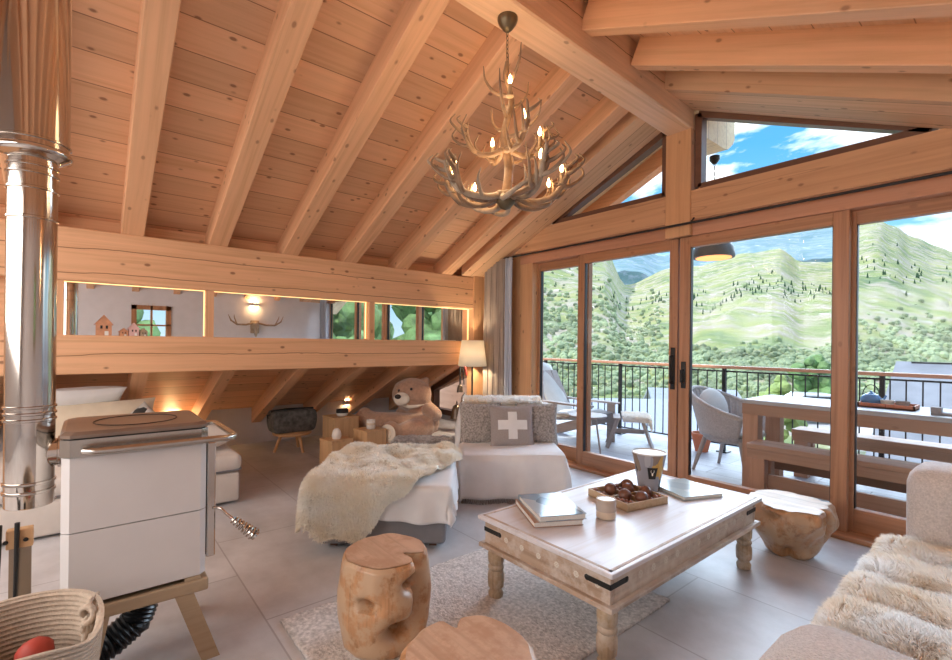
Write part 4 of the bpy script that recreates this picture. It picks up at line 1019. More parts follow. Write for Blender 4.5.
# ---------------------------------------------------------------- ottoman with throw and sheepskin
OT = (-3.20, 1.82, 0); OR = R(51.9)
t = thing('ottoman', 'square grey upholstered ottoman under the white throw and sheepskin', 'ottoman', OT, OR)
MB().box((-.43, -.45, .03), (.43, .45, .43), bev=.03).build('cushion', 'grey_fabric', t)
for x in (-.34, .34):
    for y in (-.36, .36): MB().box((x-.025, y-.025, 0), (x+.025, y+.025, .035)).build('foot', 'dark_z', t)
def cl(u, v):
    x = (-.70+1.41*u)*math.sqrt(1-.22*(2*v-1)**2); y = (-.73+1.46*v)*math.sqrt(1-.22*(2*u-1)**2)
    if y < -.46: y = -.46-(abs(y)-.46)*(.75+.5*min(1, max(0, (x+.2)*1.2)))
    p = drape(x, y, .44, .46, .438, .035, .09, .012, 1.2, .016); p.z += .004*noise.noise(Vector((x*6, y*6, 0))); return p
o = place(MB().grid(cl, 84, 84).build('throw_blanket', 'white_fabric', fixn=False), OT, (0, 0, OR)); o.modifiers.new('s', 'SOLIDIFY').thickness = .006
tag(o, 'white cotton throw hanging over the sides of the grey ottoman', 'blanket')
ro = polar([(-170, .82), (-140, .98), (-118, .98), (-98, .92), (-80, .66), (-50, .52), (-20, .42), (10, .54), (38, .68), (65, .66), (90, .60), (130, .74), (160, .72)])
def sk(u, v):
    a, b = 2*u-1, 2*v-1; k = max(abs(a), abs(b)); th = math.atan2(b, a) if k else 0
    q = k*ro(th)*(1+.05*noise.noise(Vector((math.cos(th)*3, math.sin(th)*3, 5))))
    x, y = q*math.cos(th)-.03, q*math.sin(th)
    p = drape(x, y, .45, .47, .485, .08, .06, .03, 0, .006)
    p.z += .045*noise.noise(Vector((x*4, y*4, 2)))+.03*noise.noise(Vector((x*9, y*9, 7)))+.01
    return p
o = place(fur('sheepskin', 'fur_cream', sk, 80000, .028, 60, 60, lean=(0, 0, -.55), seed=2, edge=.10, width=.0024, spread=.5), OT, (0, 0, OR))
tag(o, 'large creamy sheepskin spread over the white-covered ottoman', 'sheepskin')

# ---------------------------------------------------------------- lounge chair with throw, pillows, pelt
AC = (-3.39, 3.22, 0); AR = R(-36.9)
t = thing('lounge_chair', 'armless low lounge chair hidden under a fringed white throw', 'chair', AC, AR)
MB().box((-.44, -.45, .05), (.43, .45, .40), bev=.04).build('seat', 'white_fabric', t)
MB().box((-.46, -.45, .38), (-.24, .45, .735), bev=.08).build('backrest', 'white_fabric', t)
for x in (-.38, .38):
    for y in (-.38, .38): MB().box((x-.02, y-.02, 0), (x+.02, y+.02, .06)).build('leg', 'dark_z', t)
prof = [(-.60, .10), (-.52, .45), (-.50, .70), (-.44, .765), (-.33, .78), (-.22, .76), (-.165, .68), (-.15, .5), (-.10, .43), (.0, .418), (.2, .416), (.38, .414), (.445, .40), (.475, .35), (.50, .2), (.545, .035)]
def pathp(u):
    k = u*(len(prof)-1); i = min(int(k), len(prof)-2); f = k-i; a, b = prof[i], prof[i+1]
    return a[0]+(b[0]-a[0])*f, a[1]+(b[1]-a[1])*f
def th_(u, v):
    x, z = pathp(u); y = -.92+1.84*v; e = abs(y)-.46
    wob = .010*noise.noise(Vector((x*5, y*5, 4)))
    if e > 0:
        zz = z-e*(1.15 if z < .6 else 1.9)
        yy = .47+.03*min(1, e*8)+e*.08+.014*math.sin(x*28+1)*min(1, e*4)
        if zz < .014: zz = .014
        xx = x+(.05*e if x > .3 else 0)
        return (xx, math.copysign(yy, y), zz)
    hang = max(0, .40-z) if x > .42 else 0
    return (x+wob+.018*math.sin(y*17)*min(1, hang*5), y, z+wob)
o = place(MB().grid(th_, 75, 90).build('throw_blanket', 'white_fabric', fixn=False), AC, (0, 0, AR)); o.modifiers.new('s', 'SOLIDIFY').thickness = .006
tag(o, 'fringed white throw covering the whole lounge chair below the cross pillow', 'blanket')
fr_ = MB(); rnd = random.Random(2)
for i in range(92):
    y = -.50+1.0*i/91; x = .548+.018*math.sin(y*17)
    fr_.tube([(x, y, .040), (x+.006+rnd.uniform(-.004, .008), y+rnd.uniform(-.006, .006), .022), (x+.012+rnd.uniform(-.005, .012), y+rnd.uniform(-.012, .012), .005)], .0028, 4)
fr_.build('fringe', 'linen_grey', o)
for (y, x, rz_, mat_, lab, nm) in ((-.27, -.075, 4, 'shearling_grey', 'curly grey shearling pillow on the ottoman side of the cross pillow', 0), (.30, -.085, -4, 'shearling_grey', 'curly grey shearling pillow on the balcony side of the cross pillow', 0)):
    p = place(pillow('throw_pillow', .43, .42, .075, mat_), Vector(AC)+Matrix.Rotation(AR, 3, 'Z') @ Vector((x, y, .595)), (0, R(-14), AR+R(rz_)))
    m_ = p.modifiers.new('sub', 'SUBSURF'); m_.levels = m_.render_levels = 2
    tag(p, lab, 'pillow')
p = place(pillow('throw_pillow', .44, .42, .07, 'linen_grey'), Vector(AC)+Matrix.Rotation(AR, 3, 'Z') @ Vector((.05, .03, .590)), (0, R(-19), AR+R(2)))
tag(p, 'grey linen pillow with a large white cross in the middle of the lounge chair', 'pillow')
pf = pillow_fn(.44, .42, .07, 1)
cr = MB()
for (u0, u1, v0, v1) in ((.40, .60, .18, .82), (.17, .40, .40, .62), (.60, .83, .40, .62)):
    cr.grid(lambda u, v: tuple(Vector(pf(u0+(u1-u0)*u, v0+(v1-v0)*v))+Vector((.005, 0, 0))), 10, 14)
cr.build('cross_patch', 'white_fabric', p)
def bp_(u, v):
    a = PI*1.12*u-.06*PI; y = -.43+.80*v
    return (-.335+.185*math.cos(a), y, .785+.04*math.sin(a)-(0 if math.sin(a) > 0 else -math.sin(a)*.1)+.006*noise.noise(Vector((u*4, v*9, 1))))
o = place(fur('sheepskin', 'fur_white', bp_, 9000, .03, 16, 40, lean=(.1, 0, -.35), seed=6, edge=.1), AC, (0, 0, AR))
tag(o, 'white sheepskin laid over the back of the lounge chair', 'sheepskin')

# ---------------------------------------------------------------- sofa at the right with long pelts
t = thing('sofa', 'beige boucle sofa with rounded arms at the right edge', 'sofa', (0, 2.4, 0))
def L_(mb): return toW(mb, t)
L_(MB().box((-.46, 1.62, .08), (.34, 3.30, .40), bev=.05)).build('seat', 'boucle', t)
L_(MB().box((.24, 1.40, .10), (.64, 3.55, .80), bev=.13)).build('backrest', 'boucle', t)
L_(MB().box((-.46, 3.22, .06), (.62, 3.58, .80), bev=.09)).build('armrest', 'boucle', t)
L_(MB().box((-.50, 1.25, .06), (.62, 1.69, .63), bev=.13)).build('armrest', 'boucle', t)
for x in (-.38, .5):
    for y in (1.4, 3.45): L_(MB().box((x-.03, y-.03, 0), (x+.03, y+.03, .09))).build('foot', 'dark_z', t)
def sp(u, v):
    x = -.80+1.02*u; y = 1.70+1.50*v
    rid = .035*abs(math.sin(v*PI*5+.4))**.7
    q = drape(x+.06, 0, .38, 9, .415, .07, .05, .05, 0, 0); q.x -= .06
    q.y = y; q.x += .02*noise.noise(Vector((x*4, y*6, 1)))-(rid*.5 if x < -.45 else 0)
    q.z += (rid if x > -.5 else rid*.3)+.02*noise.noise(Vector((x*7, y*5, 3)))+.012
    return q
o = fur('sheepskin', 'fur_white', sp, 110000, .030, 50, 90, lean=(-.3, 0, -.5), seed=9, edge=.05, width=.0021, spread=.5)
tag(o, 'long ribbed white sheepskin covering the sofa seat', 'sheepskin')

# ---------------------------------------------------------------- stove
SO = (-2.575, .165, 0)
t = thing('wood_stove', 'white enamelled wood stove with steel rail on a wooden trestle', 'stove', SO)
def S_(mb): return toW(mb, t)
def oct_(x0, x1, y0, y1, c): return [(x0+c, y0), (x1-c, y0), (x1, y0+c), (x1, y1-c), (x1-c, y1), (x0+c, y1), (x0, y1-c), (x0, y0+c)]
S_(MB().prism(oct_(-2.80, -2.35, -.075, .41, .025), 'z', .375, .655)).build('lower_panel', 'enamel', t)
S_(MB().prism(oct_(-2.80, -2.35, -.075, .41, .025), 'z', .659, .945)).build('upper_panel', 'enamel', t)
S_(MB().prism(oct_(-2.79, -2.36, -.065, .40, .025), 'z', .37, .95)).build('core', 'black_iron', t)
S_(MB().prism(oct_(-2.81, -2.34, -.08, .415, .03), 'z', .948, 1.014)).build('steel_band', 'steel_brushed', t)
S_(MB().prism(oct_(-2.80, -2.35, -.07, .405, .03), 'z', 1.014, 1.020)).build('gap', 'black_iron', t)
b_ = MB(); o1 = oct_(-2.81, -2.34, -.08, .415, .03); o2 = oct_(-2.795, -2.355, -.065, .40, .03)
b_.add([(x, y, 1.020) for x, y in o1]+[(x, y, 1.032) for x, y in o1]+[(x, y, 1.043) for x, y in o2], [tuple(range(8))[::-1], tuple(range(16, 24))]+[(i, (i+1) % 8, (i+1) % 8+8, i+8) for i in range(8)]+[(i+8, (i+1) % 8+8, (i+1) % 8+16, i+16) for i in range(8)])
S_(b_).build('hot_plate', 'dark_plate', t)
S_(MB().tube([(-2.575+.15*math.cos(a), .17+.15*math.sin(a), 1.043) for a in [2*PI*k/36 for k in range(36)]], .0035, 5, closed=True)).build('plate_ring', 'black_iron', t)
# towel rail: loop that starts on the front and runs round past the door side
rail = [(-2.345, .0, .975), (-2.30, -.005, .975), (-2.285, .02, .975)]+[(-2.28, .05+.056*k, .975) for k in range(8)]+[(-2.285, .47, .972), (-2.31, .505, .972), (-2.36, .515, .972), (-2.45, .515, .972), (-2.72, .515, .972), (-2.76, .50, .972), (-2.77, .46, .972), (-2.77, .40, .972)]
S_(MB().tube(rail, .0135, 12)).build('towel_rail', 'steel_brushed', t)
dr = S_(MB().box((-2.74, .405, .43), (-2.41, .418, .93), bev=.004)).build('door', 'black_iron', t)
S_(MB().box((-2.75, .418, .42), (-2.71, .455, .94), bev=.006).box((-2.44, .418, .42), (-2.40, .455, .94), bev=.006).box((-2.71, .418, .42), (-2.44, .455, .46), bev=.006).box((-2.71, .418, .90), (-2.44, .455, .94), bev=.006)).build('door_frame', 'steel', dr)
S_(MB().box((-2.71, .425, .46), (-2.44, .43, .90))).build('door_glass', 'dark_glass', dr)
hd = S_(MB().tube([(-2.40, .445, .64), (-2.375, .47, .64), (-2.36, .49, .615), (-2.345, .53, .575)], .006, 8)).build('door_handle', 'steel', dr)
coil = []; p0 = Vector((-2.35, .515, .588)); p1 = Vector((-2.315, .60, .505)); ax = (p1-p0).normalized(); ua = ax.orthogonal().normalized(); va = ax.cross(ua)
for k in range(8*14+1):
    q = k/(8*14); a = 2*PI*8*q; coil.append(p0+(p1-p0)*q+(ua*math.cos(a)+va*math.sin(a))*(.013+.012*q))
S_(MB().tube(coil, .0052, 6)).build('handle_spring', 'steel', dr)
S_(MB().tube([p1-ax*.004, p1+ax*.008], .022, 14)).build('handle_knob', 'steel', dr)
# trestle
t = thing('stove_trestle', 'solid oak trestle with splayed legs carrying the white stove', 'stand', (SO[0], SO[1], 0))
for x in (-2.39, -2.765):
    S_(MB().box((x-.035, -.05, .30), (x+.045, .42, .355), bev=.008)).build('beam', 'stand_wood', t)
S_(MB().box((-2.79, .33, .355), (-2.35, .39, .372), bev=.003).box((-2.79, -.04, .355), (-2.35, .02, .372), bev=.003)).build('cross_rail', 'stand_wood', t)
for x, dx in ((-2.385, .02), (-2.77, -.02)):
    for y, dy in ((.33, .10), (.04, -.06)):
        v = [(x-.035, y-.035, .30), (x+.035, y-.035, .30), (x+.035, y+.035, .30), (x-.035, y+.035, .30)]
        v2 = [(a+dx, b+dy, 0) for a, b, c in v]
        S_(MB().add(v+v2, [(0, 1, 2, 3), (7, 6, 5, 4)]+[(i, i+4, (i+1) % 4+4, (i+1) % 4) for i in range(4)])).build('leg', 'stand_wood', t)
t = thing('air_hose', 'black ribbed flexible air hose curving under the white stove', 'hose', (-2.55, .1, .0))
hp = [Vector((-2.55, .20, .34)), Vector((-2.55, .20, .24)), Vector((-2.54, .17, .16)), Vector((-2.53, .09, .11)), Vector((-2.50, .0, .085)), Vector((-2.48, -.12, .08)), Vector((-2.47, -.3, .08))]
fine = []; rads = []
for i in range(len(hp)-1):
    for k in range(10):
        fine.append(hp[i].lerp(hp[i+1], k/10)); rads.append(.066 if len(fine) % 2 else .058)
toW(MB().tube(fine, rads, 18), t).build('hose', 'black_rubber', t)

# ---------------------------------------------------------------- flue
FX, FY = -2.56, -.175
t = thing('flue_pipe', 'polished steel flue pipe rising beside the stove', 'pipe', (FX, FY, .74))
def ring(z, r, h=.007): return [(r, z-h), (r+.006, z-h*.5), (r+.006, z+h*.5), (r, z+h)]
r0 = .076
T0 = Matrix.Translation((0, 0, -.74))
MB().lathe([(0, .74), (r0-.004, .74), (r0, .745), (r0, 1.09)], 48, T0).build('cleaning_tee', 'steel', t)
MB().lathe([(r0, 1.09), (r0, 2.10)], 48, T0).build('pipe', 'steel', t)
MB().lathe([(.112, 2.12), (.112, 3.5)], 56, T0).build('upper_pipe', 'steel', t)
cap_ = [(0, 2.10), (r0+.002, 2.10), (.09, 2.105), (.105, 2.115), (.118, 2.12), (.122, 2.13), (.118, 2.14), (.112, 2.145)]
MB().lathe(cap_, 56, T0).build('collar', 'steel', t)
for z in (.80, .835, 1.08, 1.105, 1.13, 1.87, 1.985, 2.045, 2.075):
    MB().lathe(ring(z, r0-.001), 48, T0).build('ring', 'steel', t)
MB().lathe(ring(2.17, .112), 56, T0).build('ring', 'steel', t)
MB().tube([(.0, .05, .20), (0, .13, .20)], .055, 24).build('branch', 'steel', t)
MB().lathe([(.055, 0), (.064, .003), (.064, .010), (.055, .013)], 30, Matrix.Translation((0, .095, .20)) @ Matrix.Rotation(PI/2, 4, 'X')).build('branch_ring', 'steel', t)
# fire irons
t = thing('fire_irons', 'wall-side rack of black fire irons below the flue pipe', 'fireplace tools', (-2.47, -.21, 0))
MB().box((-.012, -.012, 0), (.012, .05, .655)).box((-.1, -.08, 0), (.08, .1, .012)).build('stand', 'steel_brushed', t)
MB().box((-.02, -.02, .61), (.022, .055, .68), bev=.004).build('bracket', 'cube_wood', t)
for y in (-.02, .035): MB().ell((.024, y, .64), (.004, .008, .008), sub=2).build('bolt', 'black_iron', t)
for k, y in enumerate((-.06, -.035, .012)):
    MB().tube([(.03, y, .71), (.035, y-.005, .40), (.035, y-.01, .08)], [.008, .005, .006], 8).build('tool', 'black_iron', t)
MB().tube([(.03, -.075, .70), (.03, -.085, .735), (.03, -.075, .76), (.03, -.065, .735)], .005, 6, closed=True).build('tool_loop', 'black_iron', t)

# ---------------------------------------------------------------- rope basket with firewood
BX = (-2.03, -.175, 0)
t = thing('rope_basket', 'round coiled rope basket with knotted handles at the stove foot', 'basket', BX)
pb = []
NB = 30
for k in range(NB+1):
    z = .012+.492*k/NB; rr0 = .17+.048*(k/NB)**.7
    pb += [(rr0, z-.0078), (rr0+.008, z-.003), (rr0+.008, z+.003)]
inner = [(r-.014, z) for r, z in pb[::-1]]
def dip(v, a):
    d = .05*math.exp(-((((a-R(62)+PI) % (2*PI))-PI)/.55)**2)*max(0, (v.z-.25)/.23)   # rim sags where the loop handle is tied
    return Vector((v.x, v.y, v.z-d))
MB().lathe([(0, .008)]+pb+inner+[(0, .02)], 64, fn=dip).build('body', 'rope', t)
def knot(a):
    c = Vector((.205*math.cos(a), .205*math.sin(a), .45)); tn = Vector((-math.sin(a), math.cos(a), 0)); ou = Vector((math.cos(a), math.sin(a), 0))
    mb = MB(); pts = []
    for k in range(40):
        q = 2*PI*k/40; pts.append(c+tn*(.022*math.sin(q)+.012*math.sin(2*q))+Vector((0, 0, 1))*(.030*math.cos(q)+.012*math.cos(3*q))-ou*(.020+.012*math.sin(3*q)))
    mb.tube(pts, .0105, 8, closed=True)
    mb.tube([c+tn*.0-ou*.01+Vector((0, 0, .02)), c+tn*.02-ou*.012+Vector((0, 0, .05)), c+tn*.07+ou*.02+Vector((0, 0, .045)), c+tn*.13+ou*.02+Vector((0, 0, .0))], .008, 8)
    mb.tube([c-ou*.02-Vector((0, 0, .02)), c-ou*.03-tn*.01-Vector((0, 0, .06)), c-ou*.028+tn*.01-Vector((0, 0, .085)), c-ou*.025+tn*.02-Vector((0, 0, .05))], .008, 8)
    return mb
knot(R(100)).build('handle_knot', 'rope', t); knot(R(-60)).build('handle_knot', 'rope', t)
rnd = random.Random(3)
for k, (x, y, z, a) in enumerate(((-.04, -.09, .33, 20), (.05, -.06, .30, -10), (.03, .04, .27, 60))):
    g = thing('firewood_log', ['bark-covered log lying deepest in the rope basket', 'second split log in the rope basket', 'top split log lying across the rope basket'][k], 'log', (BX[0]+x, BX[1]+y, z), R(a), None)
    M_ = Matrix.Rotation(PI/2, 4, 'Y')
    MB().lathe([(0, -.11), (.034, -.11), (.036, 0), (.034, .11), (0, .11)], 12, M_, fn=lambda v, q: v*(1+.08*noise.noise(v*30))).build('bark', 'stand_wood', g)
o = bumpy(.05, 9, .1).build('red_net_ball', 'red'); o.location = (-2.03-.06, -.175+.05, .37); tag(o, 'dark red ball of firelighters inside the rope basket', 'ball')

# ---------------------------------------------------------------- daybed in the corner behind the stove
t = thing('daybed', 'low pale upholstered daybed under the eaves behind the stove', 'bed', (-5.05, -.1, 0))
toW(MB().box((-5.75, -1.3, .02), (-4.42, 1.02, .27), bev=.025), t).build('base', 'bed_fabric', t)
m_ = toW(MB().box((-5.75, -1.3, .275), (-4.40, 1.04, .43), bev=.06), t).build('mattress', 'bed_fabric', t)
toW(MB().tube([(-4.425, -1.25, .29), (-4.42, 1.0, .29), (-4.45, 1.035, .29), (-5.6, 1.035, .29)], .008, 6), t).build('piping', 'grey_fabric', t)
p = place(pillow('floor_cushion', .80, .45, .13, 'bed_fabric'), (-4.75, .62, .55), (0, R(84), R(4))); tag(p, 'puffy pale cushion lying at the free end of the daybed', 'pillow')
p = place(pillow('floor_cushion', 1.0, .5, .13, 'cream_fabric'), (-5.30, .0, .62), (0, R(-22), 0)); tag(p, 'peach cream back cushion leaning along the daybed', 'pillow')
p = place(pillow('throw_pillow', .55, .42, .08, 'white_fabric'), (-5.42, -.02, .84), (0, R(52), R(10))); tag(p, 'white pillow resting on top of the peach back cushion', 'pillow')
cover_mat('check_black_white', [(.03, .03, .03), (.7, .68, .65), (.05, .05, .05), (.5, .48, .45)], .8, 14)
p = place(pillow('throw_pillow', .32, .32, .06, 'check_black_white'), (-5.12, .38, .63), (R(40), R(-20), 0)); tag(p, 'small black and white patterned pillow on the daybed', 'pillow')

# ---------------------------------------------------------------- sconces on the knee wall
def sconce(loc, axis, label, strength=9, cat='wall lamp'):
    t = thing('wall_sconce', label, cat, loc)
    ex = (.045, .10)
    MB().box((-ex[0], -ex[1], -.035), (ex[0], ex[1], .035), bev=.004).build('body', 'enamel', t)
    for s_ in (-1, 1):
        MB().box((-ex[0]*.8, -ex[1]*.85, s_*.035), (ex[0]*.8, ex[1]*.85, s_*.0375)).build('glow', 'sconce_glow', t)
        l = bpy.data.lights.new('sconce_light', 'POINT'); l.energy = strength; l.color = (1, .58, .24); l.shadow_soft_size = .03
        lo = link(bpy.data.objects.new('sconce_light', l)); lo.parent = t; lo.location = ((.0 if axis == 'x' else 0), 0, s_*.075)
    return t
sconce((-6.855, 3.14, .47), 'x', 'small white up-and-down wall lamp glowing behind the bowl', 4)
sconce((-6.855, .80, .45), 'x', 'wall lamp glowing low under the eaves behind the stove top', 5)
sconce((XR-.045, 2.76, 2.18), 'x', 'wall lamp above the antlered skull, seen in the mirror', 3)
# skull with antlers on the side wall (seen only as a reflection)
t = thing('skull_trophy', 'antlered skull trophy on the white wall, reflected in the mirror', 'wall trophy', (XR-.03, 2.78, 1.72))
MB().ell((-.06, 0, .0), (.06, .07, .09), sub=3).ell((-.09, 0, -.12), (.05, .035, .12), sub=3).box((-.02, -.09, -.16), (.03, .09, .12), bev=.02).build('skull', 'antler_pale', t)
for s_ in (-1, 1):
    MB().tube([(-.06, s_*.05, .06), (-.10, s_*.2, .02), (-.12, s_*.38, .02), (-.14, s_*.50, .10), (-.14, s_*.55, .22)], [.018, .022, .02, .016, .005], 10).tube([(-.12, s_*.38, .02), (-.16, s_*.44, .16), (-.18, s_*.45, .22)], [.015, .01, .004], 8).build('antler', 'antler', t)

# ---------------------------------------------------------------- under the eaves: stool with bag, cube tables
t = thing('round_stool', 'low round wooden stool with splayed legs by the knee wall', 'stool', (-6.12, 2.02, 0))
MB().lathe([(0, .215), (.22, .215), (.235, .225), (.235, .245), (.225, .25), (0, .25)], 36).build('seat', 'cube_wood', t)
for a in (20, 140, 260): MB().tube([(.13*math.cos(R(a)), .13*math.sin(R(a)), .22), (.21*math.cos(R(a)), .21*math.sin(R(a)), 0)], [.022, .017], 10).build('leg', 'cube_wood', t)
t = thing('fur_bag', 'dark furry handled bag standing on the round stool', 'bag', (-6.12, 2.02, .252), R(92))
bm = bmesh.new(); bmesh.ops.create_cube(bm, size=1); bmesh.ops.subdivide_edges(bm, edges=bm.edges[:], cuts=5, use_grid_fill=True)
for v in bm.verts:
    x, y, z = v.co; f = 1+.10*(1-(2*z)**2)
    v.co = Vector((x*.50*f*(1+.05*(z+.5)), y*.24*f, (z+.5)*.28+.01*noise.noise(Vector((x*6, y*6, z*4)))))
MB().bm(bm, None, True).build('body', 'bag', t, subs=1)
MB().tube([(-.27, -.02, .27), (-.1, -.03, .29), (.1, -.02, .285), (.27, 0, .275)], .014, 8).build('zip', 'black_iron', t)
for s_ in (-1, 1): MB().tube([(s_*.25, 0, .24), (s_*.31, 0, .23), (s_*.30, 0, .19)], .010, 8).build('strap', 'black_rubber', t)

def cube_table(loc, w_, h_, rz, label):
    t = thing('cube_table', label, 'side table', loc, rz)
    MB().box((-w_/2, -w_/2, 0), (w_/2, w_/2, h_-.02), bev=.004).build('body', 'cube_wood', t)
    MB().box((-w_/2-.004, -w_/2-.004, h_-.02), (w_/2+.004, w_/2+.004, h_), bev=.004).build('top', 'cube_wood', t)
cube_table((-5.66, 2.47, 0), .33, .47, R(4), 'tallest wooden cube table, under the wall lamp')
cube_table((-5.02, 2.14, 0), .26, .325, R(8), 'lowest wooden cube table with a white egg vase')
cube_table((-5.02, 2.55, 0), .27, .39, R(8), 'middle-height wooden cube table beside the bear foot')
t = thing('candle_bowl', 'small dark rimmed white bowl on the tallest cube table', 'bowl', (-5.60, 2.46, .472))
MB().lathe([(0, 0), (.05, 0), (.07, .02), (.072, .045), (.066, .045), (.06, .02), (0, .012)], 28).build('bowl', 'ceramic_white', t)
MB().lathe([(.074, .042), (.074, .085), (.069, .085), (.069, .042)], 28).build('rim_band', 'black_iron', t)
o = MB().lathe([(0, 0), (.042, 0), (.052, .03), (.05, .06), (.038, .095), (.02, .112), (.015, .110), (0, .10)], 28).build('egg_vase', 'ceramic_white'); o.location = (-4.99, 2.13, .327); tag(o, 'white egg shaped ceramic vase on the lowest cube table', 'vase')
t = thing('candle_cup', 'cream cup with brown band on the middle cube table', 'candle', (-5.0, 2.55, .392))
MB().lathe([(0, 0), (.045, 0), (.05, .005), (.05, .105), (.044, .105), (.044, .05), (0, .05)], 28).build('cup', 'ceramic_white', t)
MB().lathe([(.0505, .045), (.052, .05), (.052, .065), (.0505, .07)], 28).build('band', 'ceramic_cream', t)

# grey floor bed and shearling bench beneath the bear
t = thing('floor_mattress', 'grey upholstered bench mattress the teddy bear sits on', 'bench', (-5.2, 3.6, 0))
toW(MB().box((-6.5, 2.95, .0), (-4.30, 4.22, .24), bev=.04), t).build('mattress', plain('bench_grey', (.40, .39, .42), .9, var=.06, bump=.3, bscale=150), t)
t = thing('shearling_bench', 'small bench with curly grey shearling top between ottoman and bear', 'bench', (-4.24, 2.80, 0), R(52))
for x in (-.2, .22):
    for y in (-.10, .10): MB().tube([(x, y, .30), (x*1.15, y*1.2, 0)], [.018, .013], 8).build('leg', 'cube_wood', t)
MB().box((-.28, -.14, .27), (.30, .14, .31), bev=.01).build('seat', 'cube_wood', t)
fur('shearling', 'fur_grey', lambda u, v: (lambda q: (q.x, q.y, q.z+.01*noise.noise(q*14)))(drape(-.42+.88*u, -.29+.58*v, .28, .11, .375, .07, .0, .22, 0, .0)), 12000, .018, 40, 26, lean=(0, 0, -.1), seed=4, parent=t, spread=1.0, clump=3, width=.005)

# ---------------------------------------------------------------- giant teddy bear
BP = at(413, 6.1, 0)
t = thing('teddy_bear', 'giant brown teddy bear with cream muzzle lounging under the eaves', 'teddy bear', (BP.x, BP.y, -.045), CAMYAW)
# local x = to the bear's left as seen, y = away, z = up
mb = MB()
def chain(mb, pts, n=9):
    for (a, ra), (b, rb) in zip(pts, pts[1:]):
        a, b = Vector(a), Vector(b); k = max(2, int((b-a).length/.045))
        for i in range(k+1):
            q = i/k; mb.ell(a.lerp(b, q), ra+(rb-ra)*q, sub=2)
mb.ell((-.01, .02, .775), (.26, .22, .215), sub=3)                        # head
mb.ell((-.19, .05, .875), (.055, .04, .06), sub=2); mb.ell((.165, .05, .95), (.06, .04, .055), sub=2)   # ears
mb.ell((-.075, -.15, .745), (.10, .09, .08), sub=3)                     # snout base
chain(mb, [((.05, .10, .64), .17), ((.10, .12, .48), .21), ((.13, .08, .40), .23)])
chain(mb, [((.17, .05, .60), .11), ((.30, -.02, .52), .095), ((.27, -.16, .56), .085), ((.22, -.20, .61), .085)])       # arm on the viewer's right
chain(mb, [((-.06, .12, .62), .10), ((-.16, .14, .50), .09), ((-.20, .10, .42), .08)])
chain(mb, [((.14, -.12, .37), .17), ((-.15, -.14, .42), .145), ((-.45, -.04, .43), .12), ((-.62, .04, .46), .105)])    # far leg, stretched
chain(mb, [((-.62, .04, .50), .10), ((-.68, .03, .42), .11), ((-.66, .03, .36), .09)])
chain(mb, [((.10, -.22, .36), .15), ((-.02, -.34, .36), .12), ((-.14, -.42, .35), .10)])                              # near leg
mb.ell((-.19, -.46, .36), (.135, .09, .145), sub=3)
body = mb.build('body', 'bear', t, fixn=False)
rm = body.modifiers.new('remesh', 'REMESH'); rm.mode = 'VOXEL'; rm.voxel_size = .018; rm.use_smooth_shade = True
sm = body.modifiers.new('smooth', 'SMOOTH'); sm.factor = .8; sm.iterations = 8
MB().ell((-.105, -.225, .74), (.10, .07, .082), sub=3).build('muzzle', 'bear_light', t)
MB().ell((-.14, -.295, .775), (.040, .024, .030), sub=3).build('nose', 'bear_nose', t)
for x, z, y in ((-.15, .835, -.150), (.01, .86, -.182)): MB().ell((x, y, z), (.017, .014, .019), sub=2).build('eye', 'bear_nose', t)
MB().tube([(-.13, -.272, .735), (-.10, -.283, .715), (-.06, -.272, .72)], .004, 5).build('mouth', 'bear_nose', t)
MB().lathe([(0, .002), (.055, 0), (.062, -.01), (.06, -.02)], 24, Matrix.Translation((-.225, -.553, .36)) @ Matrix.Rotation(R(-25), 4, 'Z') @ Matrix.Rotation(R(90), 4, 'X')).build('foot_pad', 'bear_light', t)
MB().lathe([(.10, -.01), (.112, -.014), (.114, -.024), (.10, -.03)], 24, Matrix.Translation((-.225, -.553, .36)) @ Matrix.Rotation(R(-25), 4, 'Z') @ Matrix.Rotation(R(90), 4, 'X')).build('foot_seam', 'bear_light', t)
MB().tube([(-.10, -.13, .655), (-.02, -.17, .635), (.08, -.14, .64), (.15, -.08, .66)], [.02, .022, .022, .02], 8).build('ribbon', 'bear_light', t)

# ---------------------------------------------------------------- floor lamp, bells
LX, LY = -4.80, 3.90
t = thing('floor_lamp', 'floor lamp with white drum shade behind the lounge chair', 'floor lamp', (LX, LY, 0))
MB().lathe([(0, 0), (.14, 0), (.14, .015), (.02, .025), (0, .03)], 28).build('base', 'black_iron', t)
MB().tube([(0, 0, .02), (0, 0, 1.3)], .011, 10).build('pole', 'black_iron', t)
s_ = MB().lathe([(.19, 1.10), (.145, 1.44)], 40); s_.f = s_.f[:-2]; s_.sm = s_.sm[:-2]
o = s_.build('lamp_shade', 'shade', t, fixn=False); o.modifiers.new('s', 'SOLIDIFY').thickness = .002
MB().ell((0, 0, 1.29), (.028, .028, .035), sub=2).build('bulb', 'bulb', t)
l = bpy.data.lights.new('lamp_light', 'POINT'); l.energy = 46; l.color = (1, .80, .54); l.shadow_soft_size = .04
lo = link(bpy.data.objects.new('lamp_light', l)); lo.parent = t; lo.location = (0, 0, 1.26)
t = thing('cow_bells', 'bunch of old cow bells hanging on leather straps below the beam end', 'bells', (-4.93, 3.80, .55))
MB().tube([(0, 0, .56), (0, 0, .25)], .012, 6).tube([(.02, .03, .56), (.02, .05, .30)], .008, 6).build('strap', 'black_iron', t)
MB().tube([(.02, .06, .56), (.03, .09, .42)], .012, 6).build('red_ribbon', 'red', t)
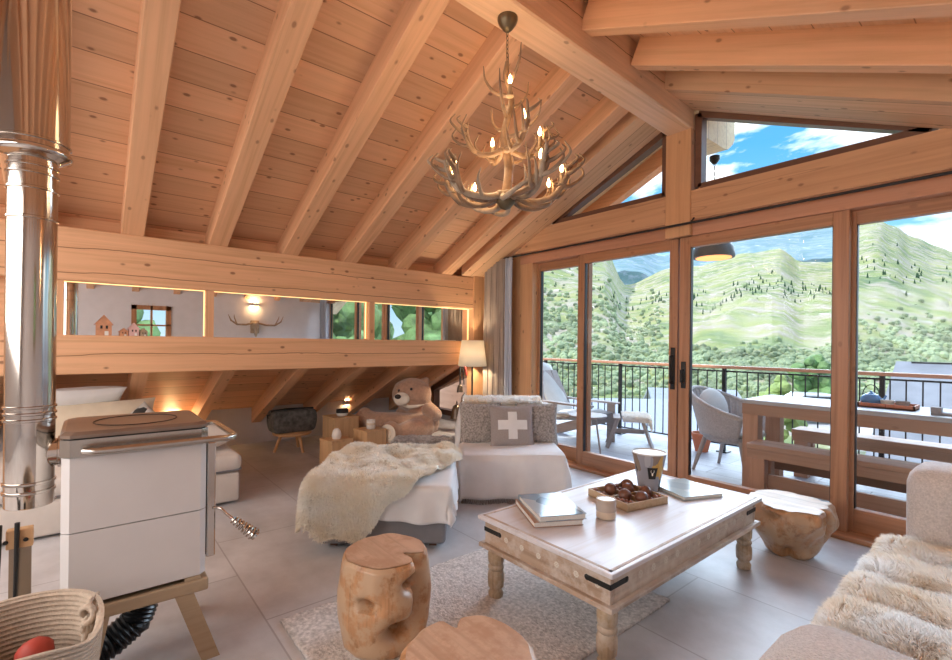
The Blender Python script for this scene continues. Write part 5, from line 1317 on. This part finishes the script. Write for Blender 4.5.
for (x, y, z, s_, m_) in ((0, -.05, 0, 1.0, 'copper_bell'), (.02, .06, .14, .62, 'steel_bell'), (0, .0, .27, .55, 'copper_bell')):
    MB().lathe([(.085*s_, -.16*s_), (.078*s_, -.13*s_), (.066*s_, -.05*s_), (.05*s_, .0), (.02*s_, .02*s_), (0, .022*s_)], 24, Matrix.Translation((x, y, z+.02))).tube([(x-.015*s_, y, z+.03), (x, y, z+.07*s_+.02), (x+.015*s_, y, z+.03)], .006*s_, 6).build('bell', m_, t)

# ---------------------------------------------------------------- small houses on the ledge
def toy_house(y, w_, h_, d_, mat, label, roof=.4):
    t = thing('toy_house', label, 'ornament', (-5.035, y, 1.4305))
    e = h_*(1-roof)
    MB().prism([(-w_/2, 0), (w_/2, 0), (w_/2, e), (0, h_), (-w_/2, e)], 'x', -d_/2, d_/2).build('wall', mat, t)
    rf = MB()
    for s_ in (-1, 1): rf.prism([(s_*w_*.60, e-h_*roof*.2), (0, h_), (0, h_+.008), (s_*w_*.62, e-h_*roof*.2+.004)], 'x', -d_/2-.005, d_/2+.005)
    rf.build('roof', mat, t)
    MB().box((d_/2, w_*.05, 0), (d_/2+.002, w_*.30, h_*.22)).build('door', 'ceramic_white', t)
    wm = MB()
    for a in (-.22, .12):
        wm.box((d_/2, w_*a, h_*.34), (d_/2+.002, w_*(a+.14), h_*.50))
    wm.build('window', 'black_iron', t)
toy_house(.10, .105, .165, .045, 'house_copper', 'tall copper coloured toy house, biggest on the mirror ledge')
toy_house(.235, .058, .058, .04, 'house_copper', 'small brown toy house beside the tall copper one')
toy_house(.305, .07, .105, .04, 'pink_paint', 'pink toy house between the two small brown ones')
toy_house(.375, .05, .06, .04, 'antler_pale', 'smallest beige toy house at the window end of the ledge')

# ---------------------------------------------------------------- antler chandelier
CX, CY_, CZ = -2.12, 1.97, 2.36
t = thing('antler_chandelier', 'big two-tier antler chandelier with candle bulbs on a chain', 'chandelier', (CX, CY_, CZ))
MB().lathe([(0, 1.04), (.062, 1.04), (.062, 1.025), (.055, 1.005), (.03, .97), (.012, .955), (0, .955)], 32).build('ceiling_cup', 'bronze', t)
ch = MB(); zz = .955; i = 0
while zz > .76:
    a = PI/2*(i % 2)
    ch.tube([(math.cos(q)*.007*math.cos(a), math.cos(q)*.007*math.sin(a), zz-.014+.016*math.sin(q)) for q in [k*PI/5 for k in range(10)]], .0022, 5, closed=True); zz -= .026; i += 1
ch.build('chain', 'bronze', t)
def spline(pts, n=6):
    out = []
    P = [Vector(p) for p in pts]; P = [P[0]*2-P[1]]+P+[P[-1]*2-P[-2]]
    for i in range(1, len(P)-2):
        for k in range(n):
            q = k/n; a, b, c, d = P[i-1:i+3]
            out.append(.5*((2*b)+(c-a)*q+(2*a-5*b+4*c-d)*q*q+(3*b-a-3*c+d)*q*q*q))
    return out+[P[-2]]
def antler(th, r0, r1, z0, z1, size, seed, mat):
    """one shed antler: main beam sweeping out from the centre, tines curling up"""
    rnd = random.Random(seed); mb = MB()
    def P(r, a, z): return Vector((r*math.cos(th+a), r*math.sin(th+a), z))
    sw = rnd.choice((-1, 1))*rnd.uniform(.25, .45)
    main = [P(r0, 0, z0), P(r0+(r1-r0)*.35, sw*.5, z0-.03), P(r0+(r1-r0)*.75, sw, z0-.01), P(r1, sw*1.25, z0+.5*(z1-z0)), P(r1*.98, sw*1.2, z1)]
    sp_ = spline(main, 8); n = len(sp_)
    mb.tube(sp_, [size*(1.05-.25*k/n if k < n*.7 else .85*(1-(k-n*.7)/(n*.3))+.08) for k in range(n)], 10)
    mb.ell(sp_[0], size*1.5, sub=2)
    for k, (f, L, up, out_) in enumerate(((.28, .15, .6, .6), (.46, .17, .75, .7), (.62, .17, .6, .9), (.76, .13, .5, 1.0), (.88, .09, .4, .9))):
        b = sp_[int(n*f)]; s2 = rnd.choice((-1, 1)); d_out = Vector((math.cos(th+sw), math.sin(th+sw), 0)); d_side = Vector((-d_out.y, d_out.x, 0))*s2
        L *= rnd.uniform(.8, 1.15)
        m1 = b+(d_out*out_*.8+d_side*.5+Vector((0, 0, .25)))*L*.45
        m2 = b+(d_out*out_*.9+d_side*.55+Vector((0, 0, up)))*L*.85
        m3 = b+(d_out*out_*.55+d_side*.45+Vector((0, 0, up*1.5)))*L
        ts = spline([b, m1, m2, m3], 6); q = len(ts)
        mb.tube(ts, [size*.72*(1-i/q)**.8+.0015 for i in range(q)], 8)
    o = mb.build('antler', mat, t); return sp_
cands = []
for k in range(8):                                      # lower ring
    a = 2*PI*k/8+.2; sp_ = antler(a, .06, .37, -.06, .12, .019, 20+k, 'antler_pale' if k % 3 == 0 else 'antler')
    if k != 5: cands.append(sp_[int(len(sp_)*.62)])
for k in range(4):                                      # drooping loops under the ring
    a = 2*PI*k/4+.55
    pts = [Vector((r*math.cos(a+b), r*math.sin(a+b), z)) for r, b, z in ((.05, 0, -.06), (.16, .2, -.11), (.27, .5, -.09), (.33, .8, -.02), (.35, .95, .07))]
    sp2 = spline(pts, 8); MB().tube(sp2, [.017*(1-.85*(i/len(sp2))**2) for i in range(len(sp2))], 9).build('antler', 'antler_pale' if k % 2 else 'antler', t)
for k in range(5):                                      # upper tier
    a = 2*PI*k/5+.6; sp_ = antler(a, .03, .24, .22, .40, .016, 40+k, 'antler')
    if k in (0, 2, 4): cands.append(sp_[int(len(sp_)*.60)])
stem = spline([(0, 0, -.08), (.015, .01, .12), (-.02, .0, .32), (.02, .02, .52), (-.01, .0, .68), (0, 0, .77)], 8)
MB().tube(stem, [.030-.018*i/len(stem) for i in range(len(stem))], 10).build('stem', 'antler', t)
rnd = random.Random(12)
for k in range(7):                                      # tines on the stem
    a = k*2.4+.5; z = .30+.065*k; b = Vector((0, 0, z)); d = Vector((math.cos(a), math.sin(a), 0)); L = .22-.018*k
    ts = spline([b, b+d*L*.5+Vector((0, 0, .03)), b+d*L*.9+Vector((0, 0, .11)), b+d*L*1.0+Vector((0, 0, .20))], 6)
    MB().tube(ts, [.012*(1-i/len(ts))**.8+.0015 for i in range(len(ts))], 8).build('tine', 'antler', t)
cands.append(Vector((.05, -.02, .52)))
MB().lathe([(0, -.14), (.03, -.13), (.055, -.10), (.06, -.06), (.04, -.03), (0, -.02)], 24).build('hub', 'bronze', t)
for c in cands:
    M_ = Matrix.Translation(c)
    cn = MB().lathe([(0, .005), (.022, .008), (.026, .014), (.012, .018), (.0115, .085), (0, .087)], 14, M_).build('candle', 'candle_tube', t)
    MB().lathe([(.004, .087), (.011, .10), (.012, .110), (.008, .126), (.001, .146)], 12, M_).build('bulb', 'bulb', cn)
for z, e_ in ((.12, 9), (.50, 5)):
    l = bpy.data.lights.new('chandelier_light', 'POINT'); l.energy = e_; l.color = (1, .68, .38); l.shadow_soft_size = .22
    lo = link(bpy.data.objects.new('chandelier_light', l)); lo.parent = t; lo.location = (0, 0, z)
